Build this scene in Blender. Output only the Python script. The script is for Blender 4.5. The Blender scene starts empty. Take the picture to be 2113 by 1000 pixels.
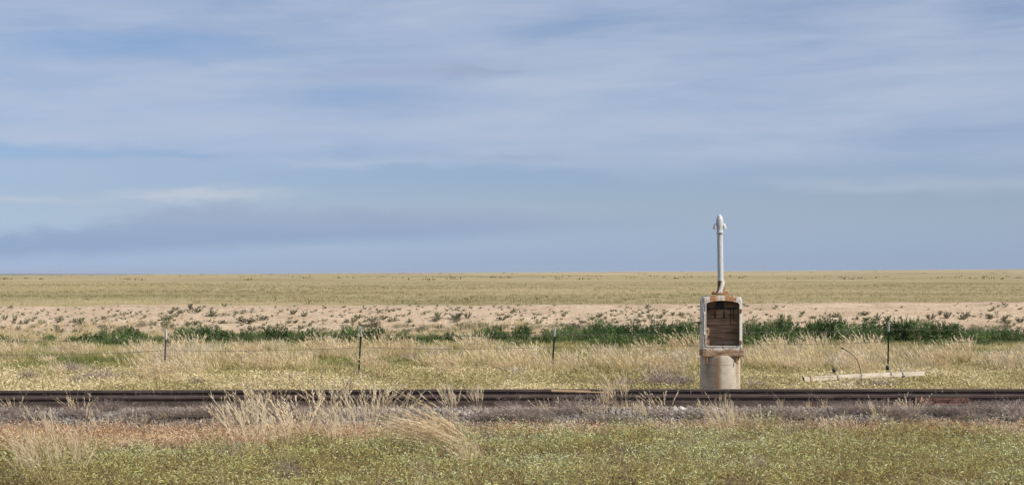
import bpy, bmesh, math, random
import numpy as np
from mathutils import Vector, Matrix

SC = bpy.context.scene
COL = SC.collection
RNG = np.random.default_rng(7)
random.seed(7)

# ------------------------------------------------------------------ camera
F = 3847.0            # focal length in photo pixels
CAMZ = 2.95           # eye height above the low prairie
cam_d = bpy.data.cameras.new("camera")
cam = bpy.data.objects.new("camera", cam_d)
COL.objects.link(cam)
cam.location = (0, 0, CAMZ)
cam.rotation_euler = (math.radians(90), 0, 0)
cam_d.sensor_width = 36.0
cam_d.lens = 36.0 * F / 2113.0
cam_d.shift_y = 62.0 / 2113.0
cam_d.clip_start = 0.1
cam_d.clip_end = 60000
SC.camera = cam

# ------------------------------------------------------------------ light
SUN_EL = math.radians(38)
SUN_AZ = math.radians(118)      # clockwise from +Y: behind the camera, to the right
sd = Vector((math.sin(SUN_AZ) * math.cos(SUN_EL), math.cos(SUN_AZ) * math.cos(SUN_EL), math.sin(SUN_EL)))
sun_d = bpy.data.lights.new("sun", 'SUN')
sun = bpy.data.objects.new("sun", sun_d)
COL.objects.link(sun)
sun.rotation_euler = (-sd).to_track_quat('-Z', 'Y').to_euler()
sun_d.energy = 5.0
sun_d.angle = math.radians(0.6)
sun_d.color = (1.0, 0.945, 0.86)

world = bpy.data.worlds.new("World")
SC.world = world
world.use_nodes = True
SC.view_settings.view_transform = 'Standard'
SC.view_settings.look = 'None'
EXPO = 0.15
SC.view_settings.exposure = EXPO
SC.view_settings.gamma = 1.0


class NT:
    """small helper for node trees"""
    def __init__(self, tree):
        self.t = tree
        tree.nodes.clear()

    def n(self, typ, **kw):
        nd = self.t.nodes.new(typ)
        for k, v in kw.items():
            setattr(nd, k, v)
        return nd

    def put(self, sock, v):
        if v is None:
            return
        if isinstance(v, bpy.types.NodeSocket):
            self.t.links.new(v, sock)
        else:
            if sock.type == 'RGBA' and len(v) == 3:
                v = (*v, 1)
            sock.default_value = v

    def m(self, op, a, b=None, c=None, clamp=False):
        nd = self.n('ShaderNodeMath', operation=op, use_clamp=clamp)
        for i, v in enumerate((a, b, c)):
            if v is not None:
                self.put(nd.inputs[i], v)
        return nd.outputs[0]

    def mix(self, f, a, b, mode='MIX'):
        nd = self.n('ShaderNodeMix', data_type='RGBA', blend_type=mode)
        self.put(nd.inputs[0], f)
        self.put(nd.inputs[6], a)
        self.put(nd.inputs[7], b)
        return nd.outputs[2]

    def ramp(self, f, stops, interp='LINEAR'):
        nd = self.n('ShaderNodeValToRGB')
        cr = nd.color_ramp
        cr.interpolation = interp
        while len(cr.elements) < len(stops):
            cr.elements.new(0.5)
        for e, (p, c) in zip(cr.elements, stops):
            e.position = p
            if not isinstance(c, (tuple, list)):
                c = (c, c, c)
            e.color = (*c[:3], 1)
        self.put(nd.inputs[0], f)
        return nd.outputs[0]

    def sstep(self, x, a, b):
        nd = self.n('ShaderNodeMapRange', interpolation_type='SMOOTHSTEP')
        self.put(nd.inputs[0], x)
        nd.inputs[1].default_value = a
        nd.inputs[2].default_value = b
        return nd.outputs[0]

    def noise(self, vec, scale, detail=4, rough=0.55, dist=0.0):
        nd = self.n('ShaderNodeTexNoise')
        self.put(nd.inputs['Vector'], vec)
        nd.inputs['Scale'].default_value = scale
        nd.inputs['Detail'].default_value = detail
        nd.inputs['Roughness'].default_value = rough
        nd.inputs['Distortion'].default_value = dist
        return nd.outputs[0]

    def vec(self, x, y, z=0.0):
        nd = self.n('ShaderNodeCombineXYZ')
        for i, v in enumerate((x, y, z)):
            self.put(nd.inputs[i], v)
        return nd.outputs[0]

    def scale(self, v, s):
        nd = self.n('ShaderNodeMapping')
        self.put(nd.inputs[0], v)
        nd.inputs['Scale'].default_value = s
        return nd.outputs[0]


def lin(r, g, b):
    f = lambda c: (c / 255 / 12.92) if c / 255 <= 0.04045 else ((c / 255 + 0.055) / 1.055) ** 2.4
    return (f(r), f(g), f(b))


def build_sky():
    w = NT(world.node_tree)
    out = w.n('ShaderNodeOutputWorld')
    bg = w.n('ShaderNodeBackground')
    w.t.links.new(bg.outputs[0], out.inputs[0])
    SKY_S = 0.08
    bg.inputs[1].default_value = SKY_S
    sky = w.n('ShaderNodeTexSky', sky_type='NISHITA')
    sky.sun_disc = False
    sky.sun_elevation = SUN_EL
    sky.sun_rotation = SUN_AZ
    sky.altitude = 1300
    sky.air_density = 1.0
    sky.dust_density = 0.6
    sky.ozone_density = 2.5
    tc = w.n('ShaderNodeTexCoord')
    sep = w.n('ShaderNodeSeparateXYZ')
    w.t.links.new(tc.outputs['Generated'], sep.inputs[0])
    x, y, z = sep.outputs
    # azimuth and elevation on the sky dome, in "kilopixel" units (3.847 per radian)
    u = w.m('MULTIPLY', w.m('ARCTAN2', x, y), F / 1000)
    v = w.m('MULTIPLY', w.m('ARCSINE', z), F / 1000)
    P = w.vec(u, v)
    K = 1.0 / SKY_S / 2 ** EXPO
    blue = w.mix(w.sstep(v, 0.25, 0.5), w.mix(w.sstep(v, 0.0, 0.16), SKY_LOW, SKY_TINT), SKY_HIGH)      # clear blue air down to the horizon
    tint = w.mix(1.0, sky.outputs[0], blue, 'MULTIPLY')
    # base blue, slightly paler towards the ground
    wa = w.m('SUBTRACT', w.noise(w.scale(P, (1.3, 5, 1)), 2.0, 5, 0.6), 0.5)
    wb = w.m('SUBTRACT', w.noise(w.scale(P, (1.6, 6, 1)), 3.1, 5, 0.6), 0.5)
    uw = w.m('ADD', u, w.m('MULTIPLY', wa, 0.35))
    vw = w.m('ADD', v, w.m('MULTIPLY', wb, 0.07))

    def g(px, py, sx, sy, slope=0.0):
        cu, cv = (px - 1056.5) / 1000, (562 - py) / 1000
        du = w.m('SUBTRACT', uw, cu)
        dv = w.m('SUBTRACT', vw, cv)
        if slope:
            dv = w.m('SUBTRACT', dv, w.m('MULTIPLY', du, slope))
        a = w.m('POWER', w.m('ABSOLUTE', w.m('DIVIDE', du, sx / 1000)), 2.0)
        b = w.m('POWER', w.m('ABSOLUTE', w.m('DIVIDE', dv, sy / 1000)), 2.0)
        return w.m('EXPONENT', w.m('MULTIPLY', w.m('ADD', a, b), -1.0))

    def total(lst):
        s = None
        for a, k in lst:
            t = w.m('MULTIPLY', a, k)
            s = t if s is None else w.m('ADD', s, t)
        return s
    # streaky fibres of the high veil, slanted a little
    sl = w.vec(w.m('ADD', u, w.m('MULTIPLY', v, 0.6)), w.m('SUBTRACT', v, w.m('MULTIPLY', u, 0.05)))
    f1 = w.noise(w.scale(sl, (1.1, 9, 1)), 1.7, 7, 0.6, 0.6)
    f2 = w.noise(w.scale(sl, (1.8, 15, 1)), 2.0, 7, 0.62, 0.8)
    f3 = w.noise(w.scale(P, (0.9, 4, 1)), 1.6, 3, 0.5, 0.3)
    fib = w.m('ADD', w.m('MULTIPLY', f1, 0.60), w.m('ADD', w.m('MULTIPLY', f2, 0.24), w.m('MULTIPLY', f3, 0.33)))
    # a broad veil above ~3 degrees, thinning downwards to the right
    low = w.sstep(w.m('ADD', vw, w.m('MULTIPLY', u, 0.035)), 0.13, 0.31)
    edge = w.m('ADD', w.m('MULTIPLY', w.m('EXPONENT', w.m('MULTIPLY', w.m('POWER', w.m('ABSOLUTE', w.m('DIVIDE', w.m('ADD', u, 0.12), 0.42)), 2.0), -1.0)), 0.060), 0.155)
    low2 = w.sstep(w.m('SUBTRACT', w.m('ADD', v, w.m('MULTIPLY', wb, 0.035)), edge), -0.008, 0.024)
    gaps = total([(g(330, 105, 300, 30, -0.05), 0.42), (g(120, 105, 260, 28), 0.2), (g(570, 110, 150, 45), 0.15), (g(1130, 60, 230, 42, 0.05), 0.30),
                  (g(2060, 40, 120, 55), 0.45), (g(1400, 200, 230, 40), 0.18), (g(60, 320, 170, 18), 0.55),
                  (g(420, 332, 190, 11, -0.03), 0.60), (g(1700, 350, 420, 60), 0.30), (g(740, 322, 90, 18), 0.30),
                  (g(720, 205, 150, 20), 0.22), (g(170, 245, 260, 40), 0.0), (g(1900, 300, 140, 30), 0.18)])
    adds = total([(g(1130, 215, 260, 120), 0.22), (g(420, 285, 430, 45, -0.03), 0.30), (g(1750, 150, 420, 140), 0.16),
                  (g(700, 338, 420, 9), 0.45), (g(130, 355, 200, 22), 0.30), (g(330, 160, 220, 18), 0.16), (g(1500, 330, 330, 40), 0.25), (g(1500, 260, 300, 50), 0.15),
                  (g(70, 295, 170, 18), 0.45), (g(1850, 390, 260, 16), 0.35), (g(700, 30, 500, 26, 0.04), 0.12)])
    veil = w.m('ADD', w.m('MULTIPLY', w.m('ADD', w.m('MULTIPLY', fib, 1.5), -0.36), low), w.m('MULTIPLY', adds, 0.85))
    veil = w.m('SUBTRACT', veil, w.m('MULTIPLY', gaps, 0.65), clamp=True)
    veil = w.m('MULTIPLY', veil, low2, clamp=True)
    veil = w.m('MULTIPLY', veil, 1.05, clamp=True)
    col = w.mix(veil, tint, tuple(c * K for c in VEIL_C))
    # low bright wisps
    puffs = total([(g(420, 404, 125, 13, 0.03), 1.15), (g(80, 418, 130, 7), 0.65), (g(360, 413, 80, 6), 0.3), (g(1800, 385, 300, 14), 0.18),
                   (g(600, 512, 160, 10), 0.2)])
    pm = w.m('MULTIPLY', puffs, w.sstep(w.m('ADD', f2, w.m('MULTIPLY', f1, 0.4)), 0.30, 0.72), clamp=True)
    col = w.mix(pm, col, tuple(c * K for c in PUFF_C))
    # grey-blue cloud bank above the left horizon, ragged top, flat base
    bump = w.m('MULTIPLY', w.m('SUBTRACT', w.noise(w.scale(P, (4.5, 9, 1)), 1.6, 6, 0.6, 0.2), 0.5), 0.07)
    topv = w.m('ADD', total([(g(430, 430, 210, 400), 0.050), (g(880, 430, 330, 400), 0.052), (g(60, 430, 260, 400), 0.004), (g(1300, 430, 220, 400), 0.030)]), 0.088)
    top = w.m('SUBTRACT', topv, w.m('SUBTRACT', v, bump))
    tmask = w.sstep(top, -0.004, 0.030)
    botv = w.m('ADD', w.m('MULTIPLY', w.m('ADD', u, 0.55), 0.050), 0.050)
    bmask = w.sstep(w.m('SUBTRACT', w.m('ADD', v, w.m('MULTIPLY', bump, 0.3)), botv), -0.016, 0.022)
    rmask = w.m('SUBTRACT', 1.0, w.sstep(uw, -0.30, 0.62))
    bank = w.m('MULTIPLY', w.m('MULTIPLY', tmask, bmask), w.m('MULTIPLY', rmask, w.m('ADD', 0.62, w.m('MULTIPLY', f1, 0.5))), clamp=True)
    bank = w.m('MULTIPLY', bank, 0.74)
    bcol = w.mix(w.sstep(v, 0.06, 0.13), tuple(c * K for c in BANK_LO), tuple(c * K for c in BANK_HI))
    col = w.mix(bank, col, bcol)
    # thin grey scraps in the veil
    scr = total([(g(840, 155, 200, 20, 0.04), 0.75), (g(990, 148, 70, 7, 0.1), 0.9), (g(955, 190, 25, 4, 0.1), 1.0), (g(860, 222, 70, 13), 0.65), (g(1080, 330, 90, 9), 0.8),
                 (g(880, 324, 50, 8), 0.35), (g(1830, 290, 90, 10, -0.1), 0.25), (g(250, 345, 200, 25), 0.15)])
    sm = w.m('MULTIPLY', scr, w.sstep(f1, 0.25, 0.55), clamp=True)
    col = w.mix(sm, col, tuple(c * K for c in SCRAP_C))
    # below the horizon: nothing but the ground's own tone
    w.t.links.new(col, bg.inputs[0])


SKY_TINT = (0.735, 0.775, 1.03)
SKY_LOW = (0.59, 0.755, 1.31)
SKY_HIGH = (0.86, 0.87, 1.04)
VEIL_C = lin(184, 196, 216)
PUFF_C = lin(188, 198, 213)
BANK_LO = lin(134, 158, 193)
BANK_HI = lin(155, 168, 196)
SCRAP_C = lin(159, 173, 201)
build_sky()


# ------------------------------------------------------------------ naming helpers
def tag(o, label=None, cat=None, group=None, kind=None):
    if label: o['label'] = label
    if cat: o['category'] = cat
    if group: o['group'] = group
    if kind: o['kind'] = kind
    return o


def empty(name, loc, label, cat, group=None):
    o = bpy.data.objects.new(name, None)
    COL.objects.link(o)
    o.location = loc
    o.empty_display_size = 0.2
    return tag(o, label, cat, group)


def link(name, mesh, mat=None, parent=None, loc=(0, 0, 0)):
    o = bpy.data.objects.new(name, mesh)
    COL.objects.link(o)
    if mat is not None and len(mesh.materials) == 0:
        mesh.materials.append(mat)
    o.location = loc
    if parent: o.parent = parent
    return o


def from_bm(name, bm, mat, parent=None, loc=(0, 0, 0), smooth=False):
    me = bpy.data.meshes.new(name)
    bm.normal_update()
    bm.to_mesh(me)
    bm.free()
    if smooth:
        me.polygons.foreach_set('use_smooth', [True] * len(me.polygons))
        try:
            me.set_sharp_from_angle(angle=math.radians(40))
        except Exception:
            pass
    return link(name, me, mat, parent, loc)


# ------------------------------------------------------------------ numpy ribbons: blades, leaves, twigs
PROF = {
    'blade': lambda t: np.clip(1.05 - t, 0.08, 1) ** 0.7,
    'leaf': lambda t: np.clip(np.sin(np.pi * (0.12 + 0.83 * t)), 0.06, 1),
    'twig': lambda t: 1.0 - 0.7 * t,
    'head': lambda t: np.clip(np.sin(np.pi * (0.1 + 0.86 * t)), 0.1, 1),
}


def unit(a):
    return a / np.maximum(np.linalg.norm(a, axis=1, keepdims=True), 1e-9)


class Rib:
    """collects ribbon strips; .mesh() makes ONE mesh with a float 'tint' per vertex"""
    def __init__(self):
        self.v, self.q, self.t, self.nv = [], [], [], 0

    def add(self, base, d, L, W, bend=None, nseg=2, prof='blade', tint=0.5, rng=RNG, side=None):
        n = len(base)
        if n == 0: return
        L = np.broadcast_to(np.asarray(L, float), (n,)); W = np.broadcast_to(np.asarray(W, float), (n,))
        tint = np.broadcast_to(np.asarray(tint, float), (n,))
        d = unit(d)
        if side is None:
            r = rng.normal(size=(n, 3))
            side = unit(np.cross(d, r))
        if bend is None: bend = np.zeros((n, 3))
        t = np.linspace(0, 1, nseg + 1)
        p = PROF[prof](t)
        ax = base[:, None, :] + L[:, None, None] * (d[:, None, :] * t[None, :, None] + bend[:, None, :] * (t ** 2)[None, :, None])
        off = side[:, None, :] * (W[:, None] * p[None, :] * 0.5)[:, :, None]
        v = np.stack([ax - off, ax + off], axis=2).reshape(-1, 3)
        k = 2 * (nseg + 1)
        i0 = self.nv + np.arange(n)[:, None] * k
        s = np.arange(nseg)[None, :] * 2
        a = i0 + s
        q = np.stack([a, a + 1, a + 3, a + 2], axis=2).reshape(-1, 4)
        self.v.append(v); self.q.append(q)
        self.t.append(np.repeat(tint, k))
        self.nv += n * k

    def mesh(self, name, mat):
        v = np.concatenate(self.v).astype(np.float32); q = np.concatenate(self.q).astype(np.int32)
        t = np.concatenate(self.t).astype(np.float32)
        me = bpy.data.meshes.new(name)
        me.vertices.add(len(v)); me.vertices.foreach_set('co', v.ravel())
        me.loops.add(q.size); me.loops.foreach_set('vertex_index', q.ravel())
        me.polygons.add(len(q)); me.polygons.foreach_set('loop_start', np.arange(0, q.size, 4, dtype=np.int32))
        try:
            me.polygons.foreach_set('loop_total', np.full(len(q), 4, dtype=np.int32))
        except Exception:
            pass
        at = me.attributes.new('tint', 'FLOAT', 'POINT')
        at.data.foreach_set('value', t)
        me.update(calc_edges=True)
        me.materials.append(mat)
        return me


def vnoise(x, y, seed=0, octaves=3):
    """cheap smooth value noise in numpy, 0..1"""
    x = np.asarray(x, float); y = np.asarray(y, float)
    tot = np.zeros(np.broadcast(x, y).shape); amp = 1; s = 0; f = 1
    for o in range(octaves):
        xi = np.floor(x * f).astype(np.int64); yi = np.floor(y * f).astype(np.int64)
        fx = x * f - xi; fy = y * f - yi
        fx = fx * fx * (3 - 2 * fx); fy = fy * fy * (3 - 2 * fy)

        def h(a, b):
            n = (a * 374761393 + b * 668265263 + (seed + o) * 1442695041) & 0x7fffffff
            n = ((n ^ (n >> 13)) * 1274126177) & 0x7fffffff
            return ((n ^ (n >> 16)) & 0xffff) / 65535.0
        tot += amp * ((h(xi, yi) * (1 - fx) + h(xi + 1, yi) * fx) * (1 - fy) + (h(xi, yi + 1) * (1 - fx) + h(xi + 1, yi + 1) * fx) * fy)
        s += amp; amp *= 0.5; f *= 2
    return tot / s


# ------------------------------------------------------------------ terrain
def bend(x):
    """the track curves very gently towards the camera on the left"""
    x = np.asarray(x, float)
    return -0.050 * 3.0 * np.log1p(np.exp(np.clip(-x / 3.0, -30, 30)))


PD = np.array([-60, 0, 10, 16, 20, 23, 25, 26.2, 26.9, 30.4, 31.2, 33, 36, 40, 46, 120, 400, 1200, 3000, 3600, 6000, 30000], float)
PZ = np.array([1.3, 1.25, 1.05, .9, .78, .74, .74, .76, .80, .80, .62, .32, .12, .03, 0, 0, 0, 0.1, 3.0, 2.4, -24, -70], float)
PT = np.array([0, 0, 0, 0, 0, 0, 0, 0, 0, 0, 0, 0, 0, 0, 0, 0, 0, .0006, .0061, .0061, .0061, .001], float)


def hgt(x, d):
    x = np.asarray(x, float); d = np.asarray(d, float)
    w = np.clip(1 - np.abs(d - 28) / 12, 0, 1)
    dd = d - bend(x) * w
    z = np.interp(dd, PD, PZ) + np.interp(dd, PD, PT) * np.clip(x, -1500, 2500)
    z = z + np.where(d < 60, 0.05, 0.0) * (vnoise(x * 0.6, d * 0.6, 3) - 0.5) * np.clip(np.abs(d - 28.6) / 2.5, 0, 1)
    far = np.clip((d - 500) / 1500, 0, 1)
    z = z + far * (1.6 * (vnoise(x / 260, d / 400, 11) - 0.5) + 1.0 * (vnoise(x / 45, d / 160, 12, 3) - 0.5))
    return z


def P(px, py, d):
    return Vector(((px - 1056.5) / F * d, d, CAMZ - (py - 562) / F * d))


def dist_at(px, py, lo=15, hi=120):
    """distance at which the ground shows at this pixel row"""
    ds = np.linspace(lo, hi, 2000)
    zs = hgt((px - 1056.5) / F * ds, ds)
    ys = 562 + F * (CAMZ - zs) / ds
    return float(ds[np.argmin(np.abs(ys - py))])


# ------------------------------------------------------------------ materials
def mat_new(name):
    m = bpy.data.materials.new(name)
    m.use_nodes = True
    return m, NT(m.node_tree)


def mat_plant(name, stops, trans=0.35, jitter=0.0, patch=None):
    m, w = mat_new(name)
    out = w.n('ShaderNodeOutputMaterial')
    at = w.n('ShaderNodeAttribute', attribute_name='tint')
    f = at.outputs['Fac']
    if jitter:
        oi = w.n('ShaderNodeObjectInfo')
        f = w.m('ADD', f, w.m('MULTIPLY', w.m('SUBTRACT', oi.outputs['Random'], 0.5), jitter), clamp=True)
    c = w.ramp(f, stops)
    df = w.n('ShaderNodeBsdfDiffuse'); w.put(df.inputs[0], c)
    tr = w.n('ShaderNodeBsdfTranslucent'); w.put(tr.inputs[0], c)
    mx = w.n('ShaderNodeMixShader'); mx.inputs[0].default_value = trans
    w.t.links.new(df.outputs[0], mx.inputs[1]); w.t.links.new(tr.outputs[0], mx.inputs[2])
    w.t.links.new(mx.outputs[0], out.inputs[0])
    return m


def mat_pbr(name, color_fn, rough=0.8, metal=0.0, bump=None, spec=0.3):
    m, w = mat_new(name)
    out = w.n('ShaderNodeOutputMaterial')
    b = w.n('ShaderNodeBsdfPrincipled')
    tc = w.n('ShaderNodeTexCoord')
    o = tc.outputs['Object']
    w.put(b.inputs['Base Color'], color_fn(w, o))
    w.put(b.inputs['Roughness'], rough if not callable(rough) else rough(w, o))
    b.inputs['Metallic'].default_value = metal
    b.inputs['Specular IOR Level'].default_value = spec
    if bump:
        sc, st, dist = bump
        bn = w.n('ShaderNodeBump')
        bn.inputs['Strength'].default_value = st
        bn.inputs['Distance'].default_value = dist
        w.put(bn.inputs['Height'], w.noise(o, sc, 6, 0.65))
        w.t.links.new(bn.outputs[0], b.inputs['Normal'])
    w.t.links.new(b.outputs[0], out.inputs[0])
    return m


# plants
M_WEED = mat_plant('weed_leaf', [(0.0, (.11, .075, .035)), (0.2, (.30, .20, .09)), (0.38, (.39, .345, .125)), (0.6, (.49, .50, .205)), (0.8, (.58, .62, .34)), (1.0, (.64, .68, .44))], 0.28)
M_RUSTW = mat_plant('rust_weed', [(0.0, (.28, .15, .085)), (0.5, (.52, .33, .19)), (0.8, (.66, .46, .28)), (1.0, (.74, .59, .40))], 0.28)
M_DRY = mat_plant('dry_grass', [(0.0, (.38, .27, .15)), (0.4, (.60, .46, .28)), (0.75, (.75, .61, .40)), (1.0, (.82, .71, .52))], 0.36, 0.34)
M_GRASS = mat_plant('tall_grass', [(0.0, (.13, .17, .05)), (0.25, (.27, .28, .10)), (0.45, (.46, .385, .18)), (0.7, (.64, .515, .29)), (0.9, (.74, .625, .42)), (1.0, (.52, .45, .37))], 0.40)
M_LOWW = mat_plant('low_weed', [(0.0, (.24, .19, .09)), (0.3, (.36, .325, .14)), (0.6, (.54, .455, .225)), (0.85, (.70, .585, .35)), (1.0, (.78, .66, .43))], 0.25)
M_BRUSH = mat_plant('dead_brush', [(0.0, (.11, .082, .070)), (0.4, (.27, .215, .185)), (0.8, (.46, .375, .315)), (1.0, (.62, .52, .43))], 0.1, 0.35)
M_BUSH = mat_plant('green_bush', [(0.0, (.03, .055, .02)), (0.45, (.085, .145, .05)), (0.8, (.16, .235, .085)), (1.0, (.27, .33, .15))], 0.28, 0.65)
M_FRINGE = mat_plant('green_fringe', [(0.0, (.05, .09, .03)), (0.6, (.12, .17, .06)), (1.0, (.25, .28, .12))], 0.3)
M_SAGE = mat_plant('sage', [(0.0, (.13, .13, .08)), (0.5, (.24, .235, .15)), (1.0, (.40, .37, .24))], 0.2, 0.5)
M_PRAIRIE = mat_plant('prairie_blade', [(0.0, (.16, .16, .055)), (0.4, (.33, .275, .14)), (0.8, (.46, .38, .205)), (1.0, (.56, .46, .27))], 0.3)


def col_ground(w, o):
    sep = w.n('ShaderNodeSeparateXYZ'); w.put(sep.inputs[0], o)
    d = sep.outputs[1]
    # far prairie: patches of cured and green grass
    a = w.noise(w.scale(o, (.004, .004, 0)), 1.0, 7, 0.62, 0.6)
    b = w.noise(w.scale(o, (.03, .03, 0)), 1.0, 6, 0.65, 0.3)
    c = w.noise(w.scale(o, (.5, .12, 0)), 1.0, 5, 0.7)
    mixv = w.m('ADD', w.m('MULTIPLY', a, 0.5), w.m('ADD', w.m('MULTIPLY', b, 0.32), w.m('MULTIPLY', c, 0.3)))
    pr = w.ramp(mixv, [(0.38, (.16, .135, .062)), (0.48, (.245, .205, .10)), (0.56, (.34, .275, .145)), (0.68, (.47, .37, .215))])
    farp = w.ramp(w.noise(w.scale(o, (.002, .004, 0)), 1.0, 6, 0.6, 0.5), [(0.4, (.30, .255, .135)), (0.55, (.44, .34, .20)), (0.68, (.54, .43, .28))])
    pr = w.mix(w.m('MULTIPLY', w.sstep(d, 900, 2600), 0.8), pr, farp)
    # near soil under the weeds
    s1 = w.noise(o, 3.0, 6, 0.65)
    soil = w.ramp(s1, [(0.3, (.075, .055, .03)), (0.55, (.15, .11, .06)), (0.75, (.26, .20, .12))])
    mid = w.ramp(s1, [(0.3, (.20, .16, .08)), (0.6, (.36, .29, .155)), (0.8, (.48, .39, .22))])
    k1 = w.sstep(d, 30, 34)
    k2 = w.sstep(w.m('ADD', d, w.m('MULTIPLY', w.m('SUBTRACT', s1, 0.5), 6.0)), 96, 108)
    return w.mix(k2, w.mix(k1, soil, mid), pr)


M_GROUND = mat_pbr('prairie_ground', col_ground, 0.95, bump=(6.0, 0.6, 0.05), spec=0.05)
M_SAND = mat_pbr('sand', lambda w, o: w.mix(w.sstep(w.noise(o, 7.0, 5, 0.7), 0.6, 0.72),
    w.ramp(w.m('ADD', w.m('MULTIPLY', w.noise(w.scale(o, (.35, .8, 1)), 1.0, 6, 0.65), 0.6), w.m('MULTIPLY', w.noise(o, 3.0, 6, 0.7), 0.4)),
           [(0.36, (.37, .270, .180)), (0.5, (.49, .370, .252)), (0.64, (.57, .445, .318))]), (.34, .24, .16)),
    0.95, bump=(3.0, 1.0, 0.12), spec=0.05)


def build_ground():
    ds = np.concatenate([np.arange(-30, 14, 2.0), np.arange(14, 46, 0.35), np.arange(46, 120, 1.5), np.geomspace(120, 29500, 150)])
    cx = np.linspace(-1, 1, 161)
    cx = np.sign(cx) * np.abs(cx) ** 1.35
    W = np.maximum(30, np.abs(ds) * 0.9)
    X = cx[None, :] * W[:, None]; D = np.broadcast_to(ds[:, None], X.shape)
    Z = hgt(X, D)
    v = np.stack([X, D, Z], axis=2).reshape(-1, 3)
    nr, nc = X.shape
    i = np.arange(nr - 1)[:, None] * nc + np.arange(nc - 1)[None, :]
    q = np.stack([i, i + 1, i + nc + 1, i + nc], axis=2).reshape(-1, 4)
    me = bpy.data.meshes.new('ground')
    me.from_pydata(v.tolist(), [], q.tolist())
    me.polygons.foreach_set('use_smooth', [True] * len(me.polygons))
    o = link('ground', me, M_GROUND)
    tag(o, 'open dry grass prairie stretching flat to the horizon', 'ground', kind='structure')


build_ground()


# sand bank beyond the bushes
def berm_h(x, d):
    x = np.asarray(x, float); d = np.asarray(d, float)
    crest = 1.34 + 0.0028 * x + 0.14 * (vnoise(x * 0.16, x * 0, 5) - 0.5) + 0.08 * (vnoise(x * 0.9, x * 0, 6) - 0.5)
    dd = d + 1.2 * (vnoise(x * 0.12, d * 0.05, 9) - 0.5)
    prof = np.interp(dd, [83.5, 85.5, 90, 93.2, 94.4, 95.6, 97, 101.5, 104], [-0.35, 0.0, .62, .965, 1.0, .99, .86, .05, -0.35])
    z = prof * crest
    z += 0.09 * (vnoise(x * 1.1, d * 0.8, 21) - 0.5) * np.clip(prof * 3, 0, 1) + 0.05 * (vnoise(x * 3.1, d * 2.2, 22) - 0.5) * np.clip(prof * 3, 0, 1)
    return z


def build_berm():
    xs = np.arange(-62, 62, 0.22); ds = np.arange(83.5, 104.2, 0.25)
    X, D = np.meshgrid(xs, ds)
    Z = berm_h(X, D)
    v = np.stack([X, D, Z], axis=2).reshape(-1, 3).astype(np.float32)
    nr, nc = X.shape
    i = np.arange(nr - 1)[:, None] * nc + np.arange(nc - 1)[None, :]
    q = np.stack([i, i + 1, i + nc + 1, i + nc], axis=2).reshape(-1, 4)
    me = bpy.data.meshes.new('sand_bank')
    me.from_pydata(v.tolist(), [], q.tolist())
    me.polygons.foreach_set('use_smooth', [True] * len(me.polygons))
    tag(link('sand_bank', me, M_SAND), 'long bare bank of pale sand', 'sand bank', kind='structure')


build_berm()


def build_ridge():
    # far low wooded hills at the left horizon
    xs = np.linspace(-11000, 9000, 200)
    top = -20 + 14 * (vnoise(xs / 1600, xs * 0, 31, 4) - 0.5) + np.interp(xs, [-11000, -6900, -5200, -3300, -2800, 9000], [6, 5, 2, -6, -40, -60])
    v, q = [], []
    for x, t in zip(xs, top):
        v += [(x, 24000, -75), (x, 25000, t), (x, 26500, t - 2), (x, 28000, -75)]
    for k in range(len(xs) - 1):
        for j in range(3):
            a = k * 4 + j
            q.append((a, a + 4, a + 5, a + 1))
    me = bpy.data.meshes.new('hills')
    me.from_pydata(v, [], q)
    m = mat_pbr('far_hills', lambda w, o: w.ramp(w.noise(w.scale(o, (.004, .004, .1)), 1.0, 4), [(0.4, (.055, .065, .035)), (0.65, (.09, .09, .05))]), 1.0, spec=0.0)
    tag(link('hills', me, m), 'low blue hills far off on the left horizon', 'hills', kind='structure')


build_ridge()


def build_haze():
    bm = bmesh.new()
    bmesh.ops.create_cube(bm, size=1, matrix=Matrix.Translation((0, 14800, -35)) @ Matrix.Diagonal((64000, 32000, 110, 1)))
    m, w = mat_new('thin_air')
    out = w.n('ShaderNodeOutputMaterial')
    vol = w.n('ShaderNodeVolumePrincipled')
    vol.inputs['Color'].default_value = (.80, .88, 1.0, 1)
    vol.inputs['Density'].default_value = 3.2e-5
    vol.inputs['Anisotropy'].default_value = 0.2
    w.t.links.new(vol.outputs[0], out.inputs['Volume'])
    o = from_bm('haze', bm, m)
    tag(o, 'thin bluish air that fades the far hills', 'haze', kind='stuff')


build_haze()

# ------------------------------------------------------------------ ballast and track
M_STONE = mat_plant('ballast_stone', [(0.0, (.10, .085, .075)), (0.5, (.25, .215, .185)), (0.85, (.40, .355, .31)), (1.0, (.62, .58, .52))], 0.0)
M_BALL = mat_pbr('ballast_bed', lambda w, o: w.ramp(w.noise(o, 22.0, 4, 0.7), [(0.35, (.085, .07, .062)), (0.5, (.20, .175, .155)), (0.68, (.37, .335, .31))]), 0.95, bump=(30, 1.0, 0.03), spec=0.05)
M_RAIL = mat_pbr('rail_steel', lambda w, o: w.ramp(w.noise(w.scale(o, (1.2, 8, 8)), 2.0, 5, 0.6), [(0.35, (.045, .030, .024)), (0.6, (.088, .062, .052)), (0.8, (.15, .105, .085))]), 0.7, bump=(40, 0.15, 0.005), spec=0.35)
M_REDRUST = mat_pbr('red_rust', lambda w, o: w.ramp(w.noise(o, 14.0, 5, 0.7), [(0.3, (.06, .030, .024)), (0.5, (.135, .066, .052)), (0.75, (.23, .125, .098))]), 0.85, bump=(30, 0.5, 0.01), spec=0.1)


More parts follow.
